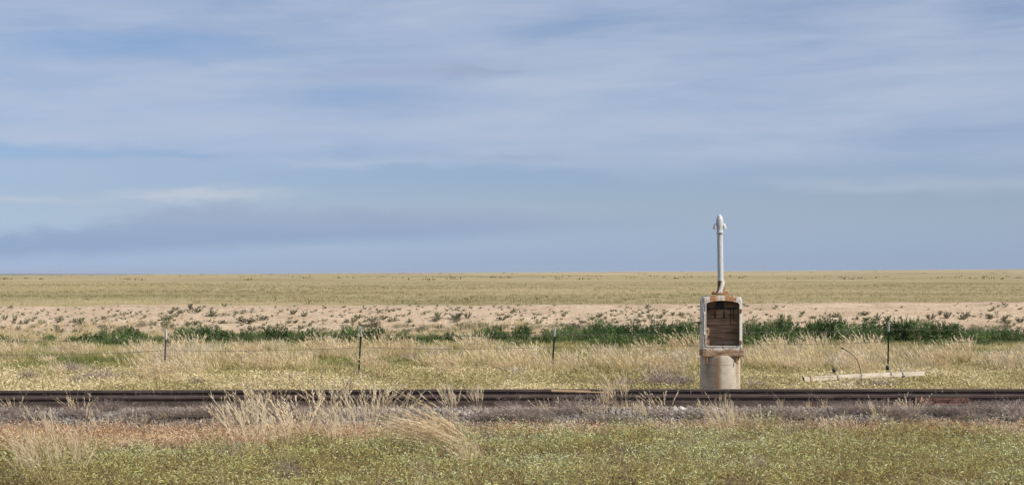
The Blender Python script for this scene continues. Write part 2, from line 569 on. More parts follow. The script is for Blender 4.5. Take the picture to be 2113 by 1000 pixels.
def build_ballast():
    xs = np.arange(-30, 30.1, 0.25)
    prof = [(26.05, .70), (26.35, .79), (26.8, .925), (27.2, .945), (28.5, .93), (29.9, .945), (30.3, .92), (31.0, .68), (31.6, .50)]
    v, q = [], []
    for x in xs:
        b = float(bend(x))
        for d, z in prof:
            n = float(vnoise(x * 2.2, d * 2.2, 41)) - 0.5
            v.append((x, d + b + 0.12 * n, z + 0.035 * n))
    m_ = len(prof)
    for k in range(len(xs) - 1):
        for j in range(m_ - 1):
            a = k * m_ + j
            q.append((a, a + m_, a + m_ + 1, a + 1))
    me = bpy.data.meshes.new('ballast')
    me.from_pydata(v, [], q)
    me.polygons.foreach_set('use_smooth', [True] * len(me.polygons))
    tag(link('ballast', me, M_BALL), 'low gravel ballast bed under the rails', 'ballast', kind='structure')
    # loose stones: small irregular tetra/octa chips
    n = 26000
    x = RNG.uniform(-9.5, 9.5, n)
    d = np.where(RNG.random(n) < 0.8, RNG.uniform(26.25, 27.75, n), RNG.uniform(27.75, 30.6, n))
    zz = np.interp(d, [p[0] for p in prof], [p[1] for p in prof])
    c = np.stack([x, d + bend(x), zz + 0.004], axis=1)
    r = (RNG.gamma(4, 0.0036, n) + 0.005) * np.where(d > 26.75, 1.3, 1.0)
    dirs = np.array([[1, 0, 0], [-1, 0, 0], [0, 1, 0], [0, -1, 0], [0, 0, 1], [0, 0, -1]], float)
    v = c[:, None, :] + dirs[None] * (r[:, None] * RNG.uniform(0.55, 1.25, (n, 6)))[:, :, None] + RNG.normal(0, 0.18, (n, 6, 3)) * r[:, None, None]
    tri = np.array([[0, 2, 4], [2, 1, 4], [1, 3, 4], [3, 0, 4], [2, 0, 5], [1, 2, 5], [3, 1, 5], [0, 3, 5]])
    f = (np.arange(n)[:, None, None] * 6 + tri[None]).reshape(-1, 3)
    me = bpy.data.meshes.new('gravel')
    me.vertices.add(n * 6); me.vertices.foreach_set('co', v.astype(np.float32).ravel())
    me.loops.add(f.size); me.loops.foreach_set('vertex_index', f.astype(np.int32).ravel())
    me.polygons.add(len(f)); me.polygons.foreach_set('loop_start', np.arange(0, f.size, 3, dtype=np.int32))
    at = me.attributes.new('tint', 'FLOAT', 'POINT')
    at.data.foreach_set('value', np.repeat(np.clip(RNG.beta(2.2, 2.4, n), 0, 1), 6).astype(np.float32))
    me.update(calc_edges=True)
    tag(link('gravel', me, M_STONE), 'loose grey and whitish crushed stones beside the rails', 'gravel', kind='stuff')


build_ballast()

RAIL_D = (27.72, 29.20)
RAIL_Z = 0.955
RAIL_H = 0.178


def sweep(prof, path, bm):
    """prof: closed list of (across, up); path: list of (point, across-direction)"""
    rings = []
    for p, a in path:
        rings.append([bm.verts.new((p[0] + a[0] * s, p[1] + a[1] * s, p[2] + u)) for s, u in prof])
    n = len(prof)
    for r0, r1 in zip(rings, rings[1:]):
        for j in range(n):
            bm.faces.new((r0[j], r0[(j + 1) % n], r1[(j + 1) % n], r1[j]))
    bm.faces.new(rings[0]); bm.faces.new(list(reversed(rings[-1])))


def rail_path(d0, x0, x1, step, off=0.0):
    pts = []
    for x in np.arange(x0, x1 + 1e-6, step):
        y = d0 + float(bend(x)); s = (float(bend(x + .1)) - float(bend(x - .1))) / .2
        a = Vector((-s, 1, 0)).normalized()
        pts.append(((x + a.x * off, y + a.y * off, RAIL_Z), a))
    return pts


RAIL_PROF = [(-.069, 0), (.069, 0), (.069, .010), (.012, .028), (.009, .045), (.009, .118), (.014, .130), (.034, .140), (.036, .168), (.028, .176),
             (.012, .178), (-.012, .178), (-.028, .176), (-.036, .168), (-.034, .140), (-.014, .130), (-.009, .118), (-.009, .045), (-.012, .028), (-.069, .010)]
track = empty('railway_track', (0, 28.46, 0.95), 'dark rusty railway track crossing the whole view from side to side', 'railway track')


def build_track():
    T = Vector((0, -28.46, -0.95))
    for i, d0 in enumerate(RAIL_D):
        bm = bmesh.new()
        sweep(RAIL_PROF, rail_path(d0, -30, 30, 0.5), bm)
        o = from_bm('rail', bm, M_RAIL, track, T)
    # red rusty joint bar on the near rail, with bolts
    x0, x1 = (1887 - 1056.5) / F * 27.7, (2004 - 1056.5) / F * 27.7
    bm = bmesh.new()
    prof = [(-.070, .030), (-.030, .040), (-.012, .052), (-.012, .110), (-.034, .134), (-.046, .134), (-.052, .120), (-.040, .060), (-.066, .048), (-.078, .040)]
    sweep(prof, rail_path(RAIL_D[0], x0, x1, 0.1), bm)
    jb = from_bm('joint_bar', bm, M_REDRUST, track, T)
    jb['label'] = 'red rusty joint bar on the near rail'
    for k in range(4):
        x = x0 + (k + 0.5) / 4 * (x1 - x0)
        bm = bmesh.new()
        bmesh.ops.create_cone(bm, cap_ends=True, segments=6, radius1=.020, radius2=.020, depth=.03, matrix=Matrix.Translation((x, RAIL_D[0] + float(bend(x)) - .062, RAIL_Z + .088)) @ Matrix.Rotation(math.pi / 2, 4, 'X'))
        b = from_bm('bolt', bm, M_REDRUST, jb)
    # spike and anchor plate against the near rail
    x = (1674 - 1056.5) / F * 27.7
    y = RAIL_D[0] + float(bend(x))
    bm = bmesh.new()
    bmesh.ops.create_cube(bm, size=1, matrix=Matrix.Translation((x, y - .052, RAIL_Z + .070)) @ Matrix.Diagonal((.022, .045, .115, 1)))
    bmesh.ops.create_cube(bm, size=1, matrix=Matrix.Translation((x + .03, y - .085, RAIL_Z + .022)) @ Matrix.Diagonal((.10, .05, .02, 1)))
    from_bm('rail_anchor', bm, M_REDRUST, track, T)


build_track()

M_LATH = mat_pbr('raw_lath', lambda w, o: w.ramp(w.noise(w.scale(o, (2, 30, 30)), 2.0, 4), [(0.3, (.20, .13, .075)), (0.7, (.36, .255, .15))]), 0.85, spec=0.1)


def build_lath():
    a = P(1138, 806.5, 28.75); b = P(1246, 809, 28.85)
    bm = bmesh.new()
    L = (b - a).length
    bmesh.ops.create_cube(bm, size=1, matrix=Matrix.Diagonal((L, .030, .012, 1)))
    bmesh.ops.bevel(bm, geom=bm.edges[:], offset=.004, segments=1)
    bmesh.ops.create_cube(bm, size=1, matrix=Matrix.Translation((-L * .12, .05, -.010)) @ Matrix.Diagonal((L * .75, .045, .016, 1)))
    o = from_bm('board', bm, M_LATH, None, ((a + b) / 2))
    o.rotation_euler = (math.radians(20), -math.asin((b.z - a.z) / L), math.atan2(b.y - a.y, b.x - a.x))
    tag(o, 'thin yellowish wooden board lying between the two rails', 'board')


build_lath()


# ------------------------------------------------------------------ signal cabinet
def rust_white(w, o, amount=0.5, base=(.53, .495, .43)):
    sep = w.n('ShaderNodeSeparateXYZ'); w.put(sep.inputs[0], o)
    n1 = w.noise(w.scale(o, (9, 9, 2.2)), 1.0, 6, 0.65, 0.4)
    n2 = w.noise(o, 26, 5, 0.7)
    paint = w.ramp(n2, [(0.3, tuple(c * .72 for c in base)), (0.55, base), (0.8, tuple(min(.82, c * 1.22) for c in base))])
    rust = w.ramp(n2, [(0.3, (.10, .045, .022)), (0.55, (.27, .125, .05)), (0.8, (.42, .23, .10))])
    k = w.sstep(n1, 0.66 - amount * 0.25, 0.74 - amount * 0.22)
    return w.mix(k, paint, rust)


def cabinet_col(w, o):
    base = rust_white(w, o, 0.45)
    sep = w.n('ShaderNodeSeparateXYZ'); w.put(sep.inputs[0], o)
    x, y, z = sep.outputs
    # rust run-off on the domed top and along the bottom lip
    n = w.noise(w.scale(o, (7, 7, 2)), 1.0, 5, 0.7, 0.5)
    top = w.m('MULTIPLY', w.sstep(z, 2.14, 2.26), w.sstep(w.m('ADD', n, w.m('MULTIPLY', w.sstep(w.m('ABSOLUTE', w.m('SUBTRACT', w.m('ABSOLUTE', x), .15)), .11, .02), 0.25)), 0.50, 0.66))
    bot = w.m('MULTIPLY', w.m('SUBTRACT', 1.0, w.sstep(z, 1.36, 1.42)), w.sstep(n, 0.45, 0.6))
    rust = w.ramp(w.noise(o, 30, 4, 0.7), [(0.3, (.16, .07, .03)), (0.55, (.34, .16, .06)), (0.8, (.48, .28, .13))])
    return w.mix(w.m('MAXIMUM', top, w.m('MULTIPLY', bot, 0.8), clamp=True), base, rust)


M_CAB = mat_pbr('cabinet_paint', cabinet_col, 0.5, bump=(30, 0.25, 0.006), spec=0.4)
M_PIPE = mat_pbr('pipe_paint', lambda w, o: rust_white(w, o, -0.35, (.50, .50, .495)), 0.45, bump=(40, 0.12, 0.004), spec=0.45)
M_RUSTY = mat_pbr('rusty_iron', lambda w, o: w.ramp(w.m('ADD', w.m('MULTIPLY', w.noise(o, 18, 5, 0.7), 0.6), w.m('MULTIPLY', w.noise(w.scale(o, (5, 5, 2)), 1.0, 4), 0.4)), [(0.35, (.07, .035, .02)), (0.5, (.24, .11, .05)), (0.65, (.38, .20, .09))]), 0.8, bump=(40, 0.5, 0.006), spec=0.2)


def neck_col(w, o):
    sep = w.n('ShaderNodeSeparateXYZ'); w.put(sep.inputs[0], o)
    x, y, z = sep.outputs
    n = w.noise(o, 20, 4, 0.6)
    s = w.m('ADD', w.m('SUBTRACT', x, w.m('MULTIPLY', z, 0.35)), w.m('MULTIPLY', w.m('SUBTRACT', n, 0.5), 0.05))
    band = w.m('MULTIPLY', w.sstep(s, -.075, -.045), w.m('SUBTRACT', 1.0, w.sstep(s, -.005, .03)))
    rust = w.ramp(n, [(0.35, (.045, .022, .014)), (0.55, (.16, .07, .035)), (0.7, (.30, .14, .06))])
    return w.mix(w.m('MULTIPLY', band, 0.95), rust, (.60, .56, .50))


M_NECK = mat_pbr('neck_iron', neck_col, 0.65, bump=(40, 0.3, 0.005), spec=0.3)


def ledge_col(w, o):
    n = w.noise(w.scale(o, (3, 3, 8)), 2.0, 5, 0.7, 0.3)
    return w.ramp(n, [(0.30, (.09, .052, .032)), (0.46, (.22, .135, .082)), (0.60, (.33, .235, .155)), (0.75, (.44, .36, .28))])


M_LEDGE = mat_pbr('rusty_ledge', ledge_col, 0.85, bump=(25, 0.5, 0.008), spec=0.15)


def concrete_col(w, o):
    sep = w.n('ShaderNodeSeparateXYZ'); w.put(sep.inputs[0], o)
    x, y, z = sep.outputs
    n = w.noise(o, 5, 6, 0.7)
    fine = w.noise(o, 45, 4, 0.7)
    c = w.ramp(w.m('ADD', w.m('MULTIPLY', n, 0.7), w.m('MULTIPLY', fine, 0.3)), [(0.32, (.31, .265, .20)), (0.5, (.42, .365, .285)), (0.68, (.52, .46, .375))])
    # rust-brown run below the ledge, left of the middle, and two thin ones
    wob = w.m('MULTIPLY', w.m('SUBTRACT', w.noise(w.scale(o, (1, 1, 4)), 3.0, 5, 0.7), 0.5), 0.10)
    s1 = w.m('ABSOLUTE', w.m('ADD', w.m('SUBTRACT', x, -.085), wob))
    r1 = w.m('SUBTRACT', 1.0, w.sstep(s1, .015, .10))
    s2 = w.m('ABSOLUTE', w.m('ADD', w.m('SUBTRACT', x, .285), w.m('MULTIPLY', wob, .5)))
    r2 = w.m('MULTIPLY', w.m('SUBTRACT', 1.0, w.sstep(s2, .01, .055)), w.sstep(z, .35, 1.1))
    s3 = w.m('ABSOLUTE', w.m('ADD', w.m('SUBTRACT', x, -.255), w.m('MULTIPLY', wob, .5)))
    r3 = w.m('MULTIPLY', w.m('SUBTRACT', 1.0, w.sstep(s3, .01, .05)), w.sstep(z, .6, 1.1))
    front = w.m('SUBTRACT', 1.0, w.sstep(y, -.1, .1))
    k = w.m('MULTIPLY', w.m('ADD', w.m('MULTIPLY', r1, .85), w.m('ADD', w.m('MULTIPLY', r2, .7), w.m('MULTIPLY', r3, .6))), front, clamp=True)
    c = w.mix(k, c, w.ramp(fine, [(0.3, (.16, .085, .045)), (0.7, (.33, .205, .115))]))
    # horizontal cracks of the casting lifts
    zw = w.m('ADD', z, w.m('MULTIPLY', w.m('SUBTRACT', w.noise(w.scale(o, (6, 6, 1)), 1.0, 4, 0.7), 0.5), 0.03))
    crack = None
    for zc in (1.08, 0.93, 0.68, 0.46):
        t = w.m('SUBTRACT', 1.0, w.sstep(w.m('ABSOLUTE', w.m('SUBTRACT', zw, zc)), .002, .007))
        crack = t if crack is None else w.m('MAXIMUM', crack, t)
    crack = w.m('MULTIPLY', crack, w.sstep(w.noise(w.scale(o, (4, 4, 9)), 1.0, 3), 0.42, 0.6))
    return w.mix(w.m('MULTIPLY', crack, 0.75), c, (.13, .095, .07))


M_CONC = mat_pbr('concrete', concrete_col, 0.9, bump=(40, 0.35, 0.008), spec=0.15)
M_PLANK = mat_pbr('old_planks', lambda w, o: w.ramp(w.m('ADD', w.m('MULTIPLY', w.noise(w.scale(o, (2, 2, 26)), 1.0, 6, 0.65, 0.4), 0.6), w.m('MULTIPLY', w.noise(w.scale(o, (3, 3, 6)), 1.0, 4), 0.4)), [(0.34, (.10, .055, .032)), (0.5, (.36, .225, .135)), (0.66, (.64, .45, .30))]), 0.85, bump=(20, 0.3, 0.004), spec=0.1)
M_BLACK = mat_pbr('black_fitting', lambda w, o: w.ramp(w.noise(o, 20, 3), [(0.3, (.012, .011, .011)), (0.7, (.035, .032, .030))]), 0.5, spec=0.4)
M_INNER = mat_pbr('cabinet_lining', lambda w, o: w.ramp(w.noise(o, 9, 5, 0.65), [(0.35, (.05, .034, .026)), (0.65, (.13, .09, .068))]), 0.85, spec=0.1)
M_STUD = mat_pbr('terminal_stud', lambda w, o: w.ramp(w.noise(o, 20, 3), [(0.3, (.10, .095, .085)), (0.7, (.22, .21, .19))]), 0.5, metal=0.6)

SIG_D = 33.78
sig_base = Vector(((1486.5 - 1056.5) / F * 34.0, 34.05, 0.20))
SX = lambda px: (px - 1488) / F * SIG_D
SZ = lambda py: CAMZ - (py - 562) / F * SIG_D - sig_base.z


def outline(xl, xr, zb, zt, rb, rt, arch, k=6, nt=8):
    """rounded rectangle (bottom left, clockwise round) with a slightly arched top; same count for same k, nt"""
    pts = []
    for i in range(k + 1):
        a = math.pi * 1.5 + -(i / k) * math.pi / 2
        pts.append((xl + rb + math.cos(a) * rb, zb + rb + math.sin(a) * rb))
    for i in range(k + 1):
        a = math.pi - (i / k) * math.pi / 2 * 0.92
        pts.append((xl + rt + math.cos(a) * rt, zt - rt + math.sin(a) * rt))
    for i in range(1, nt):
        t = i / nt
        x = xl + rt + (xr - xl - 2 * rt) * t
        pts.append((x, zt + arch * (1 - (2 * t - 1) ** 2)))
    for i in range(k + 1):
        a = math.pi / 2 * 0.08 + (1 - i / k) * math.pi / 2 * 0.92
        pts.append((xr - rt + math.cos(a) * rt, zt - rt + math.sin(a) * rt))
    for i in range(k + 1):
        a = -(i / k) * math.pi / 2
        pts.append((xr - rb + math.cos(a) * rb, zb + rb + math.sin(a) * rb))
    return pts


def skin(bm, rings, closed_first=False, closed_last=False):
    vs = [[bm.verts.new(p) for p in r] for r in rings]
    n = len(vs[0])
    for a, b in zip(vs, vs[1:]):
        for j in range(n):
            bm.faces.new((a[j], a[(j + 1) % n], b[(j + 1) % n], b[j]))
    if closed_first: bm.faces.new(list(reversed(vs[0])))
    if closed_last: bm.faces.new(vs[-1])
    return vs


def lathe(bm, prof, seg=24, origin=(0, 0, 0)):
    ox, oy, oz = origin
    rings = []
    for r, z in prof:
        rings.append([(ox + math.cos(2 * math.pi * i / seg) * r, oy + math.sin(2 * math.pi * i / seg) * r, oz + z) for i in range(seg)])
    skin(bm, rings, True, True)


def tube(bm, pts, r, seg=8, closed=False):
    pts = [Vector(p) for p in pts]
    n = len(pts)
    rings = []
    up = Vector((0, 1, 0))
    for i, p in enumerate(pts):
        a = pts[(i - 1) % n] if (closed or i > 0) else p
        b = pts[(i + 1) % n] if (closed or i < n - 1) else p
        t = (b - a).normalized()
        s = t.cross(up)
        if s.length < 1e-3: s = t.cross(Vector((1, 0, 0)))
        s.normalize(); q = s.cross(t)
        rr = r[i] if isinstance(r, (list, tuple)) else r
        rings.append([p + (s * math.cos(2 * math.pi * j / seg) + q * math.sin(2 * math.pi * j / seg)) * rr for j in range(seg)])
    if closed: rings.append(rings[0])
    vs = [[bm.verts.new(p) for p in rg] for rg in (rings[:-1] if closed else rings)]
    if closed: vs.append(vs[0])
    for a, b in zip(vs, vs[1:]):
        for j in range(seg):
            bm.faces.new((a[j], a[(j + 1) % seg], b[(j + 1) % seg], b[j]))
    if not closed:
        bm.faces.new(list(reversed(vs[0]))); bm.faces.new(vs[-1])


def box(bm, c, s, rot=None, bev=0.0):
    M = Matrix.Translation(c)
    if rot: M = M @ rot
    g = bmesh.ops.create_cube(bm, size=1, matrix=M @ Matrix.Diagonal((*s, 1)))
    if bev:
        es = {e for v in g['verts'] for e in v.link_edges}
        bmesh.ops.bevel(bm, geom=list(es), offset=bev, segments=2, affect='EDGES', profile=0.6)


def dome(bm, c, r, h, seg=12, axis='Z'):
    prof = [(r, 0), (r, h * 0.35), (r * .85, h * .75), (r * .45, h * .97), (0.002, h)]
    b2 = bmesh.new(); lathe(b2, prof, seg)
    if axis == '-Y': bmesh.ops.rotate(b2, verts=b2.verts, matrix=Matrix.Rotation(math.pi / 2, 3, 'X'))
    if axis == '-X': bmesh.ops.rotate(b2, verts=b2.verts, matrix=Matrix.Rotation(-math.pi / 2, 3, 'Y'))
    bmesh.ops.translate(b2, verts=b2.verts, vec=c)
    me = bpy.data.meshes.new('t'); b2.to_mesh(me); b2.free()
    bm.from_mesh(me); bpy.data.meshes.remove(me)


def build_signal():
    S = empty('signal_cabinet', sig_base, 'rusty white open signal cabinet on round concrete base with tall white vent pipe', 'signal cabinet')
    YF = -0.27                      # front face of the iron box
    # concrete base
    R = 41.6 / F * 34.0
    zt = SZ(733)
    bm = bmesh.new()
    lathe(bm, [(R * 1.01, -0.15), (R * 1.01, 0.2), (R * 1.0, zt * .6), (R * .985, zt - .06), (R * .975, zt - .012), (R * .95, zt)], 48)
    from_bm('concrete_base', bm, M_CONC, S, smooth=True)
    # ledge (square base plate of the box)
    z0, z1 = SZ(735.5), SZ(722.5)
    xl, xr = SX(1447.5), SX(1533.3)
    bm = bmesh.new()
    box(bm, ((xl + xr) / 2, YF + .235, (z0 + z1) / 2), (xr - xl, .60, z1 - z0), bev=.012)
    from_bm('ledge', bm, M_LEDGE, S)
    # hooks under the ledge
    for px in (1457, 1518.5):
        bm = bmesh.new()
        x = SX(px); y = YF - .045 if px < 1480 else YF - .035
        tube(bm, [(x, y, z0 + .01), (x, y - .005, z0 - .05), (x - .012, y - .015, z0 - .10), (x + .004, y - .03, z0 - .125), (x + .018, y - .03, z0 - .10)], .011)
        from_bm('hook', bm, M_RUSTY, S, smooth=True)
    # iron box
    ol, orr, ob, ot = SX(1447.8), SX(1530.8), z1 - .004, SZ(612.5)
    O = lambda e: outline(ol + e, orr - e, ob + e, ot - e, .035, .075, .022)
    I = lambda e: outline(SX(1455.6) - e, SX(1524.2) + e, SZ(713.5) - e, SZ(623.5) + e, .035, .060, .030)
    D = .46
    ring = lambda pts, y: [(x, y, z) for x, z in pts]
    bm = bmesh.new()
    skin(bm, [ring(O(.02), YF + D), ring(O(.006), YF + D - .006), ring(O(0), YF + D - .03), ring(O(0), YF + .035), ring(O(.006), YF + .010), ring(O(.022), YF),
              ring(I(.006), YF), ring(I(0), YF + .006), ring(I(0), YF + .030)], True, False)
    bmesh.ops.recalc_face_normals(bm, faces=bm.faces)
    body = from_bm('cabinet_body', bm, M_CAB, S, smooth=True)
    # dark lining of the inside
    inn = outline(ol + .022, orr - .022, ob + .02, ot - .012, .03, .07, .02)
    bm = bmesh.new()
    skin(bm, [ring(I(-.001), YF + .028), ring(inn, YF + .034), ring(inn, YF + D - .05), ring(outline(ol + .03, orr - .03, ob + .03, ot - .02, .03, .07, .02), YF + D - .04)], False, True)
    from_bm('lining', bm, M_INNER, body)
    # rim round the opening
    bm = bmesh.new()
    tube(bm, ring(I(.008), YF - .003), .0105, 8, closed=True)
    from_bm('door_rim', bm, M_CAB, body, smooth=True)
    # pale sill at the foot of the opening
    bm = bmesh.new()
    box(bm, ((xl + xr) / 2 - .01, YF - .022, z1 + .012), (.60, .05, .024), bev=.006)
    for k in range(5):
        box(bm, (SX(1464 + 11 * k) + .02 * math.sin(k * 3.1), YF - .015, z1 + .031), (.07 + .02 * math.sin(k), .03, .018), Matrix.Rotation(.15 * math.sin(k * 5), 4, 'Y'), bev=.003)
    from_bm('sill', bm, M_CAB, body)
    # hinge rod with knobs, at the left of the opening
    bm = bmesh.new()
    x = SX(1451.8)
    tube(bm, [(x, YF - .012, SZ(645)), (x, YF - .012, SZ(689))], .011)
    hr = from_bm('hinge_rod', bm, M_CAB, body, smooth=True)
    for py in (646, 668, 688):
        bm = bmesh.new()
        if py == 668:
            lathe(bm, [(.012, -.02), (.014, 0), (.012, .02)], 10, (x, YF - .012, SZ(py)))
        else:
            lathe(bm, [(.004, -.028), (.019, -.018), (.022, 0), (.019, .018), (.004, .028)], 12, (x, YF - .014, SZ(py)))
        from_bm('hinge_knob', bm, M_CAB, hr, smooth=True)
    # rusty clamps at the right
    for py in (641, 706):
        bm = bmesh.new()
        x = SX(1527.2)
        box(bm, (x, YF - .015, SZ(py)), (.034, .04, .07), bev=.006)
        dome(bm, (x - .004, YF - .033, SZ(py) - .012), .013, .016, 10, '-Y')
        from_bm('door_clamp', bm, M_RUSTY, body)
    # latch lug on the left flank
    bm = bmesh.new()
    tube(bm, [(ol + .01, YF + .12, SZ(666)), (ol - .05, YF + .12, SZ(666)), (ol - .085, YF + .12, SZ(664.5))], .012)
    box(bm, (ol - .055, YF + .12, SZ(666)), (.022, .04, .045), bev=.004)
    from_bm('latch', bm, M_BLACK, body)
    # cap-screw heads on the top
    for px, y in ((1452.5, -.19), (1460, .05), (1516, .05), (1527, -.19), (1454, .1), (1525, .1)):
        bm = bmesh.new()
        x = SX(px)
        zc = ot - (.024 if abs(x) > .28 else .0)
        dome(bm, (x, y, zc - .012), .024, .040, 10)
        from_bm('screw_head', bm, M_CAB, body, smooth=True)
    # plank back wall, five boards with gaps
    yb = YF + .275
    edges = [SZ(y) for y in (714.5, 702, 688, 671.5, 656, 638, 622)]
    bm = bmesh.new()
    for a, b in zip(edges, edges[1:]):
        box(bm, (SX(1489.5), yb, (a + b) / 2), (SX(1527) - SX(1452), .024, b - a - .007), bev=.003)
    pw = from_bm('plank_back', bm, M_PLANK, body)
    # terminal block
    bm = bmesh.new()
    xa, xb, za, zb_ = SX(1479.5), SX(1495.5), SZ(635.5), SZ(623.5)
    box(bm, ((xa + xb) / 2, yb - .035, (za + zb_) / 2), (xb - xa, .04, zb_ - za), bev=.004)
    tb = from_bm('terminal_block', bm, M_BLACK, body)
    bm = bmesh.new()
    for i in range(6):
        for j in range(4):
            dome(bm, (xa + .014 + i * (xb - xa - .028) / 5, yb - .054, za + .014 + j * (zb_ - za - .028) / 3), .006, .014, 6, '-Y')
    from_bm('stud', bm, M_STUD, tb)['kind'] = 'stuff'
    # wire shelf
    bm = bmesh.new()
    box(bm, (SX(1489.5), yb - .03, SZ(637.3)), (SX(1522) - SX(1458), .05, .014), bev=.003)
    for i in range(22):
        box(bm, (SX(1459.5) + i * (SX(1520) - SX(1459.5)) / 21, yb - .052, SZ(635.8)), (.006, .01, .016))
    from_bm('shelf', bm, M_BLACK, body)
    # two black brackets and thin vertical conduits
    for px in (1477.3, 1496):
        bm = bmesh.new()
        box(bm, (SX(px), yb - .025, SZ(648.5)), (.020, .03, .115), bev=.004)
        box(bm, (SX(px), yb - .03, SZ(654.5)), (.034, .03, .02), bev=.004)
        from_bm('bracket', bm, M_BLACK, body)
    bm = bmesh.new()
    for px, y1 in ((1509, 668), (1515, 656)):
        tube(bm, [(SX(px), yb - .02, SZ(637)), (SX(px), yb - .02, SZ(y1)), (SX(px) + .012, yb - .03, SZ(y1 + 3))], .006, 6)
    from_bm('wires', bm, M_BLACK, body)
    bm = bmesh.new()
    lathe(bm, [(.004, -.004), (.018, -.004), (.018, .004), (.004, .004)], 10)
    bmesh.ops.rotate(bm, verts=bm.verts, matrix=Matrix.Rotation(math.pi / 2, 3, 'X'))
    bmesh.ops.translate(bm, verts=bm.verts, vec=(SX(1461.5), yb - .017, SZ(683)))
    from_bm('washer', bm, M_STUD, body)
    # flange under the vent pipe
    px0 = SX(1488.2)
    bm = bmesh.new()
    zf = SZ(607.8)
    lathe(bm, [(.155, 0), (.168, .004), (.168, .022), (.160, .030), (.10, .036)], 32, (px0, -.04, zf))
    fl = from_bm('flange', bm, M_RUSTY, S, smooth=True)
    for a in range(6):
        bm = bmesh.new()
        an = math.radians(30 + 60 * a)
        dome(bm, (px0 + math.cos(an) * .132, -.04 + math.sin(an) * .132, zf + .026), .022, .036, 8)
        from_bm('flange_bolt', bm, M_CAB, fl, smooth=True)
    # neck
    zn = zf + .03
    hn = SZ(580) - zn
    o = Vector((SX(1487.6), -.04, 0))
    bm = bmesh.new()
    lathe(bm, [(.098, 0), (.090, .012), (.070, .045), (.064, .08), (.066, hn - .05), (.069, hn - .03), (.069, hn), (.05, hn)], 28)
    bm2 = bm
    for v in bm2.verts: v.co.x += .012 * max(0, min(1, v.co.z / .15))
    nk = from_bm('neck', bm, M_NECK, S, (px0 + .002, -.04, zn), smooth=True)
    # pipe and its hood lean a little to the left
    bm = bmesh.new()
    hp = SZ(480) - SZ(581)
    lathe(bm, [(.0535, 0), (.0535, hp)], 28)
    pipe = from_bm('vent_pipe', bm, M_PIPE, S, (SX(1488.6), -.04, SZ(581)), smooth=True)
    pipe.rotation_euler = (0, math.radians(-0.85), 0)
    bm = bmesh.new()
    lathe(bm, [(.056, .015), (.058, .018), (.058, .040), (.056, .043)], 28)
    from_bm('pipe_seam', bm, M_PIPE, pipe, smooth=True)
    zc = hp - .02
    bm = bmesh.new()
    lathe(bm, [(.0555, 0), (.060, .004), (.060, .05), (.058, .055), (.058, .105), (.05, .108)], 28, (0, 0, zc - .015))
    co = from_bm('collar', bm, M_PIPE, pipe, smooth=True)
    for a in (-105, -80, -55):
        bm = bmesh.new()
        an = math.radians(a)
        box(bm, (math.cos(an) * .0595, math.sin(an) * .0595, zc + .012), (.02, .022, .018), Matrix.Rotation(an, 4, 'Z'), bev=.004)
        from_bm('clamp_screw', bm, M_BLACK, co)
    zcap = SZ(472.5) - SZ(581)
    hcap = SZ(441.2) - SZ(472.5)
    bm = bmesh.new()
    prof = [(.050, 0.0), (.0575, 0.002)]
    for i in range(1, 15):
        t = i / 14
        if t < .38: r = .0575 + .0095 * math.sin(t / .38 * math.pi / 2)
        else: r = .067 * math.sqrt(max(0, 1 - ((t - .38) / .62) ** 2.1))
        prof.append((max(r, .003), t * hcap))
    lathe(bm, prof, 28, (0, 0, zcap))
    hood = from_bm('hood', bm, M_PIPE, pipe, smooth=True)
    for s in (-1, 1):
        bm = bmesh.new()
        h = .112
        prof = [(.030, 0), (.041, .001), (.042, .03), (.040, .055), (.036, .078), (.027, .098), (.014, .109), (.002, h)]
        lathe(bm, prof, 20, (s * .083, 0, zcap + .004))
        for v in bm.verts:          # lean the spout tops towards the hood
            t = (v.co.z - zcap) / h
            v.co.x -= s * .020 * max(0, t) ** 2
        from_bm('vent_spout', bm, M_PIPE, hood, smooth=True)
    return S


build_signal()

# ------------------------------------------------------------------ fence
M_POST = mat_pbr('post_green', lambda w, o: w.ramp(w.noise(w.scale(o, (20, 20, 5)), 1.0, 4), [(0.35, (.014, .022, .018)), (0.65, (.03, .042, .034))]), 0.6, spec=0.3)
M_POSTB = mat_pbr('post_brown', lambda w, o: w.ramp(w.noise(w.scale(o, (20, 20, 5)), 1.0, 4), [(0.35, (.12, .095, .075)), (0.65, (.22, .175, .14))]), 0.7, spec=0.2)
M_TIP = mat_pbr('post_tip', lambda w, o: w.ramp(w.noise(o, 15, 4), [(0.35, (.46, .46, .46)), (0.6, (.60, .60, .60))]), 0.5, spec=0.4)
M_WIRE = mat_pbr('fence_wire', lambda w, o: w.ramp(w.noise(o, 5, 3), [(0.35, (.085, .075, .065)), (0.65, (.15, .13, .115))]), 0.6, metal=0.3)


def fence_d(px):
    return 55.0 / (1 - 0.25 * (px - 1056.5) / F)


def t_section(bm, z0, z1, e=0.0, wide=.042):
    prof = [(-wide / 2 - e, -.005 - e), (wide / 2 + e, -.005 - e), (wide / 2 + e, .004 + e), (.004 + e, .006 + e), (.004 + e, .040 + e), (-.004 - e, .040 + e), (-.004 - e, .006 + e), (-wide / 2 - e, .004 + e)]
    rings = [[(x, y, z) for x, y in prof] for z in (z0, z1)]
    skin(bm, rings, True, True)


